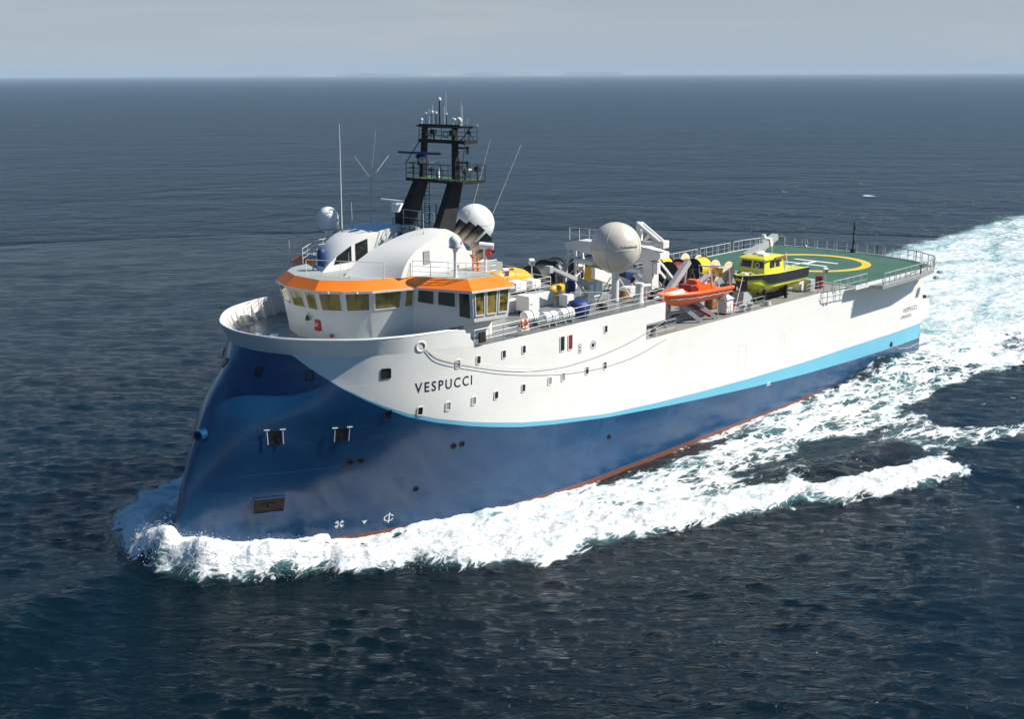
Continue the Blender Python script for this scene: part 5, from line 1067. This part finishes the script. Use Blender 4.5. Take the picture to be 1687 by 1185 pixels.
# its davit
dv=empty('boat_davit',(44.3,-8.6,9.79),'grey steel davit with red ram carrying the orange boat','davit')
for a,b in (((43.3,-8.95,9.79),(41.4,-7.9,11.45)),((45.3,-9.0,9.79),(43.3,-7.9,11.5))): mb=MB(); mb.beam(a,b,.3,.34); mb.build('davit_leg',M['grey'],dv,smooth=0)
mb=MB(); mb.beam((41.0,-7.0,12.2),(43.9,-7.0,14.5),.42,.5); mb.box((40.8,-7.25,11.2),(41.3,-6.75,12.5),0,.03); mb.build('davit_arm',M['grey'],dv,smooth=0)
mb=MB(); mb.beam((43.7,-7.0,14.3),(43.3,-6.9,11.0),.14,.14); mb.beam((42.6,-7.0,13.5),(43.4,-6.95,13.4),.1,.14); mb.build('davit_brace',M['galv'],dv,smooth=0)
mb=MB(); mb.cyl((44.6,-8.8,10.1),(42.6,-7.8,11.4),.15,12); mb.build('hydraulic_ram',M['darkred'],dv)
mb=MB(); mb.box((40.5,-7.4,9.79),(46.2,-6.6,10.05)); mb.beam((41.2,-7.0,10.0),(41.2,-7.0,11.4),.35,.35); mb.beam((43.3,-6.95,10.0),(43.3,-6.95,11.3),.3,.3); mb.build('davit_base',M['grey'],dv,smooth=0)
mb=MB(); mb.tube([(45.9,-9.0,12.1),(46.6,-9.3,10.2)],.02,5); mb.tube([(46.7,-7.8,13.4),(45.2,-9.2,9.9)],.02,5); mb.build('fall_rope',M['rope'],dv)
mb=MB(); mb.tube([(39.6,-7.9,9.8),(39.6,-7.9,10.6),(40.2,-7.9,10.85),(42.4,-7.9,10.75)],.13,8); thing1(mb,'pipe_bend',M['galv'],(40.5,-7.9,9.79),'bent grey pipe on deck below the orange boat','pipe')
# yellow work boat: square stern, black collar, cabin forward
wb=empty('work_boat',(55.4,-7.4,9.79),'lime yellow work boat with black side fendering and a cabin on a deck cradle','boat')
yc=-7.35; x0,x1=50.7,60.1; S=boat_hull(x0,x1,yc,3.3,10.35,12.45,12.25,.40,11.25,26,.95)
def col_z(i):   # lower edge of the black fendering along the boat
    t=i/26; return None
mb=MB(); rings=[]
for i,(x,b,k,c,sh) in enumerate(S):
    t=i/26; rings.append([(x,yc-b,sh),(x,yc-b*.985,sh-.5*(sh-c)*.8),(x,yc-b*.93,c),(x,yc-b*.45,c-.55*(c-k)),(x,yc,k),(x,yc+b*.45,c-.55*(c-k)),(x,yc+b*.93,c),(x,yc+b*.985,sh-.5*(sh-c)*.8),(x,yc+b,sh)])
mb.loft(rings); mb.build('boat_hull',M['lime'],wb,smooth=35)
for s in (-1,1):
    mb=MB(); R1=[]
    for i,(x,b,k,c,sh) in enumerate(S):
        t=i/26; low=sh-.34 if t<.24 else (sh-.34-(t-.24)/.05*.46 if t<.29 else sh-.80)
        low=max(low,c+.05) if t<.24 else low
        o_=.09; u=min(1,(sh-low)/max(sh-c,.05)); bl=b*(1-.07*u)
        R1.append([(x,yc+s*(b+o_),sh+.03),(x,yc+s*(bl+o_),low),(x,yc+s*(bl-.04),low),(x,yc+s*(b-.08),sh+.03)])
    mb.loft(R1); mb.build('side_fender',M['navyrub'],wb,smooth=30)
    mb=MB(); mb.tube([(x,yc+s*(b-.02),sh+.06) for x,b,k,c,sh in S],.05,6); mb.build('gunwale',M['lime'],wb)
mb=MB(); mb.loft([[(x0+.1,yc-.12,12.45),(x0+.1,yc+.12,12.45),(x0+.55,yc+.1,11.35),(x0+.55,yc-.1,11.35)],[(x0+.5,yc-.75,12.4),(x0+.5,yc+.75,12.4),(x0+1.0,yc+.42,11.15),(x0+1.0,yc-.42,11.15)]]); mb.build('bow_fender',M['navyrub'],wb,smooth=0)
mb=MB(); mb.add([(x,yc-b*.93,sh-.1) for x,b,k,c,sh in S]+[(x,yc+b*.93,sh-.1) for x,b,k,c,sh in S[::-1]],[list(range(2*len(S)))]); mb.build('boat_deck',M['lime'],wb,smooth=0)
mb=MB(); cab0=[(53.0,yc-1.25),(53.4,yc-1.36),(56.0,yc-1.36),(56.0,yc+1.36),(53.4,yc+1.36),(53.0,yc+1.25)]; sc_=lambda P,dx,f:[( (x-54.3)*f+54.3+dx, (y-yc)*f+yc) for x,y in P]
mb.loft([[(x,y,12.2) for x,y in sc_(cab0,0,1.05)],[(x,y,12.78) for x,y in cab0],[(x,y,13.62) for x,y in sc_(cab0,.1,.93)]]); cab=mb.build('cabin',M['lime'],wb,smooth=20)
mb=MB(); mb.loft([[(x,y,13.62) for x,y in sc_(cab0,.0,1.04)],[(x,y,13.72) for x,y in sc_(cab0,.0,1.04)],[(x,y,13.9) for x,y in sc_(cab0,.1,.8)]]); mb.build('cabin_roof',M['lime'],wb,smooth=20)
def cabwin(P): mb=MB(); mb.loft([P,[tuple(Vector(p)+Vector(P_)) for p,P_ in zip(P,[CN]*len(P))]]); return mb.build('cabin_window',M['smoke'],cab,smooth=0)
L0,L1=[(x,y,12.78) for x,y in cab0],[(x,y,13.62) for x,y in sc_(cab0,.1,.93)]
def facewin(i,j,s0,s1,t0=.16,t1=.86):
    a0,b0,a1,b1=[Vector(q) for q in (L0[i],L0[j],L1[i],L1[j])]; nn=(b0-a0).cross(a1-a0).normalized(); c=Vector((54.3,yc,13.2)); nn=nn if nn.dot(a0-c)>0 else -nn
    Q=lambda s,t,o:a0.lerp(b0,s).lerp(a1.lerp(b1,s),t)+nn*o
    mb=MB(); mb.loft([[Q(s0,t0,-.02),Q(s1,t0,-.02),Q(s1,t1,-.02),Q(s0,t1,-.02)],[Q(s0,t0,.025),Q(s1,t0,.025),Q(s1,t1,.025),Q(s0,t1,.025)]]); mb.build('cabin_window',M['smoke'],cab,smooth=0)
facewin(0,5,.04,.46); facewin(0,5,.54,.96)
for i,j in ((1,2),(4,3)): facewin(i,j,.12,.42); facewin(i,j,.5,.76)
facewin(2,3,.1,.4); 
mb=MB(); mb.torus((52.93,yc-.6,13.2),.2,.03,(-1,0,.2),20,5); mb.build('wiper_ring',M['gel'],cab)
mb=MB(); mb.box((53.6,yc-.8,13.9),(54.5,yc-.1,14.05),0,.05); mb.box((54.0,yc+.1,13.9),(55.3,yc+.6,14.1),0,.05); mb.tube([(54.6,yc+.3,14.1),(54.6,yc+.3,15.2)],.035,5); mb.build('roof_gear',M['gel'],wb,smooth=20)
mb=MB(); mb.beam((54.3,yc-1.5,13.68),(56.0,yc-1.5,13.72),.1,.22); mb.build('roof_fender',M['brown'],cab,smooth=0)
mb=MB(); mb.cyl((56.6,yc-.9,12.7),(56.6,yc+.6,12.7),.55,18); mb.tube([(57.0,yc-.9,12.2),(57.0,yc-.5,13.2),(57.0,yc+.6,13.2)],.09,6); mb.build('boat_winch',M['galv'],wb)
mb=MB()
for s in (-1,1): mb.tube([(57.2,yc+s*1.45,12.75),(59.8,yc+s*1.4,12.75)],.03,5); mb.tube([(57.2,yc+s*1.45,12.2),(57.2,yc+s*1.45,12.75)],.03,5); mb.tube([(58.5,yc+s*1.42,12.2),(58.5,yc+s*1.42,12.75)],.03,5)
mb.tube([(59.7,yc+.4,12.2),(59.4,yc+.4,13.5)],.035,5); mb.build('boat_rail',M['railw'],wb)
mb=MB(); mb.tube([(51.1,yc-.5,12.5),(51.6,yc-.7,12.75),(52.2,yc-.75,12.5)],.04,6); mb.box((51.5,yc-.35,12.4),(52.1,yc+.3,12.62),0,.05); mb.build('bow_fitting',M['gel'],wb,smooth=30)
ck=empty('boat_cradle',(55.5,-7.4,9.79),'dark steel cradle legs on deck under the yellow boat','cradle')
for x in (53.6,57.2):
    for s in (-1,1): mb=MB(); mb.beam((x,yc+s*1.05,9.79),(x,yc+s*1.0,11.0),.22,.22); mb.beam((x,yc+s*1.0,10.85),(x-1.3,yc+s*.6,10.3),.12,.12); mb.beam((x,yc+s*1.05,10.2),(x,yc,10.75),.12,.16); mb.build('cradle_leg',M['black'],ck,smooth=0)
mb=MB(); mb.box((52.6,yc-.25,9.79),(58.6,yc+.25,10.2)); mb.build('cradle_keel',M['black'],ck,smooth=0)
mb=MB(); mb.loft([[(50.9,-7.9,9.79),(52.6,-7.9,9.79),(52.6,-6.6,9.79),(50.9,-6.6,9.79)],[(51.2,-7.8,11.0),(52.4,-7.8,11.0),(52.4,-6.7,11.0),(51.2,-6.7,11.0)]]); thing1(mb,'winch_housing',M['grey'],(51.8,-7.2,9.79),'grey sloped housing on deck under the bow of the yellow boat','housing',smooth=0)
mb=MB(); mb.tube([(50.9,-7.8,12.4),(47.9,-9.0,10.0)],.03,5); thing1(mb,'boat_lashing',M['rope'],(50.9,-7.8,12.4),'pale lashing line from the yellow boat bow down to the deck','rope')
# launching crane behind the yellow boat
wc=empty('launching_crane',(58.0,-4.0,9.79),'grey crane with raised arm standing behind the yellow boat cabin','crane')
mb=MB(); mb.loft([[(57.2,-4.4,9.79),(58.2,-4.4,9.79),(58.2,-3.6,9.79),(57.2,-3.6,9.79)],[(57.4,-4.3,13.1),(58.0,-4.3,13.1),(58.0,-3.7,13.1),(57.4,-3.7,13.1)]]); mb.build('crane_column',M['grey'],wc,smooth=0)
mb=MB(); mb.beam((57.5,-4.0,12.95),(62.4,-4.0,14.4),.75,.75,w2=.6,h2=.55); mb.build('crane_arm',M['grey'],wc,smooth=0)
mb=MB(); mb.beam((60.9,-4.0,13.95),(61.3,-4.0,14.07),.82,.8); mb.lathe([(.2,-.2),(.28,0),(.2,.3)],(60.3,-4.0,14.5),10); mb.cyl((58.6,-4.0,12.4),(60.8,-4.0,13.5),.13,8); mb.tube([(61.9,-4.0,14.1),(61.9,-4.0,12.9)],.06,6); mb.build('arm_fitting',M['white'],wc,smooth=20)
# ------------------------------------------------ spray thrown up by the bow wave
def build_spray():
    r=np.random.default_rng(5); mb=MB(); P=np.array(CREST); s=np.r_[0,np.cumsum(np.hypot(*np.diff(P,axis=0).T))]
    N=9000; V=[];F=[]
    u=np.concatenate([r.random(int(N*.6))*.42,r.random(N-int(N*.6))])*s[-1]
    x=np.interp(u,s,P[:,0]); y=np.interp(u,s,P[:,1]); H=np.interp(np.interp(u,s,range(len(P))),range(len(CRESTH)),CRESTH)
    tx=np.interp(u+.5,s,P[:,0])-np.interp(u-.5,s,P[:,0]); ty=np.interp(u+.5,s,P[:,1])-np.interp(u-.5,s,P[:,1]); L=np.hypot(tx,ty)+1e-6
    nx,ny=ty/L,-tx/L       # outward
    nx,ny=np.where(nx*(x-12)+ny*(y-0)<0,-nx,nx),np.where(nx*(x-12)+ny*(y-0)<0,-ny,ny)
    off=r.normal(.35,.5,len(u)); x=x+nx*off+r.normal(0,.3,len(u)); y=y+ny*off+r.normal(0,.3,len(u))
    zb,_,_,_=sea(x,y,np.full(x.shape,.3))
    z=zb+np.abs(r.normal(0,.16,len(u)))*(.4+H*.6)
    sz=.010+.028*r.random(len(u))**3
    base=np.array([(1,0,-.6),(-.5,.87,-.6),(-.5,-.87,-.6),(0,0,1)])
    for i in range(len(u)):
        a=r.random()*6.28; c_,s_=math.cos(a),math.sin(a); o=len(V)
        for q in base: V.append((x[i]+sz[i]*(q[0]*c_-q[1]*s_),y[i]+sz[i]*(q[0]*s_+q[1]*c_),z[i]+sz[i]*q[2]))
        F+= [(o,o+1,o+3),(o+1,o+2,o+3),(o+2,o,o+3),(o,o+2,o+1)]
    mb.add(V,F); m=paint('spray_foam',(.85,.86,.86),.8,var=.03); o=mb.build('spray',m,smooth=0); o['kind']='stuff'
build_spray()
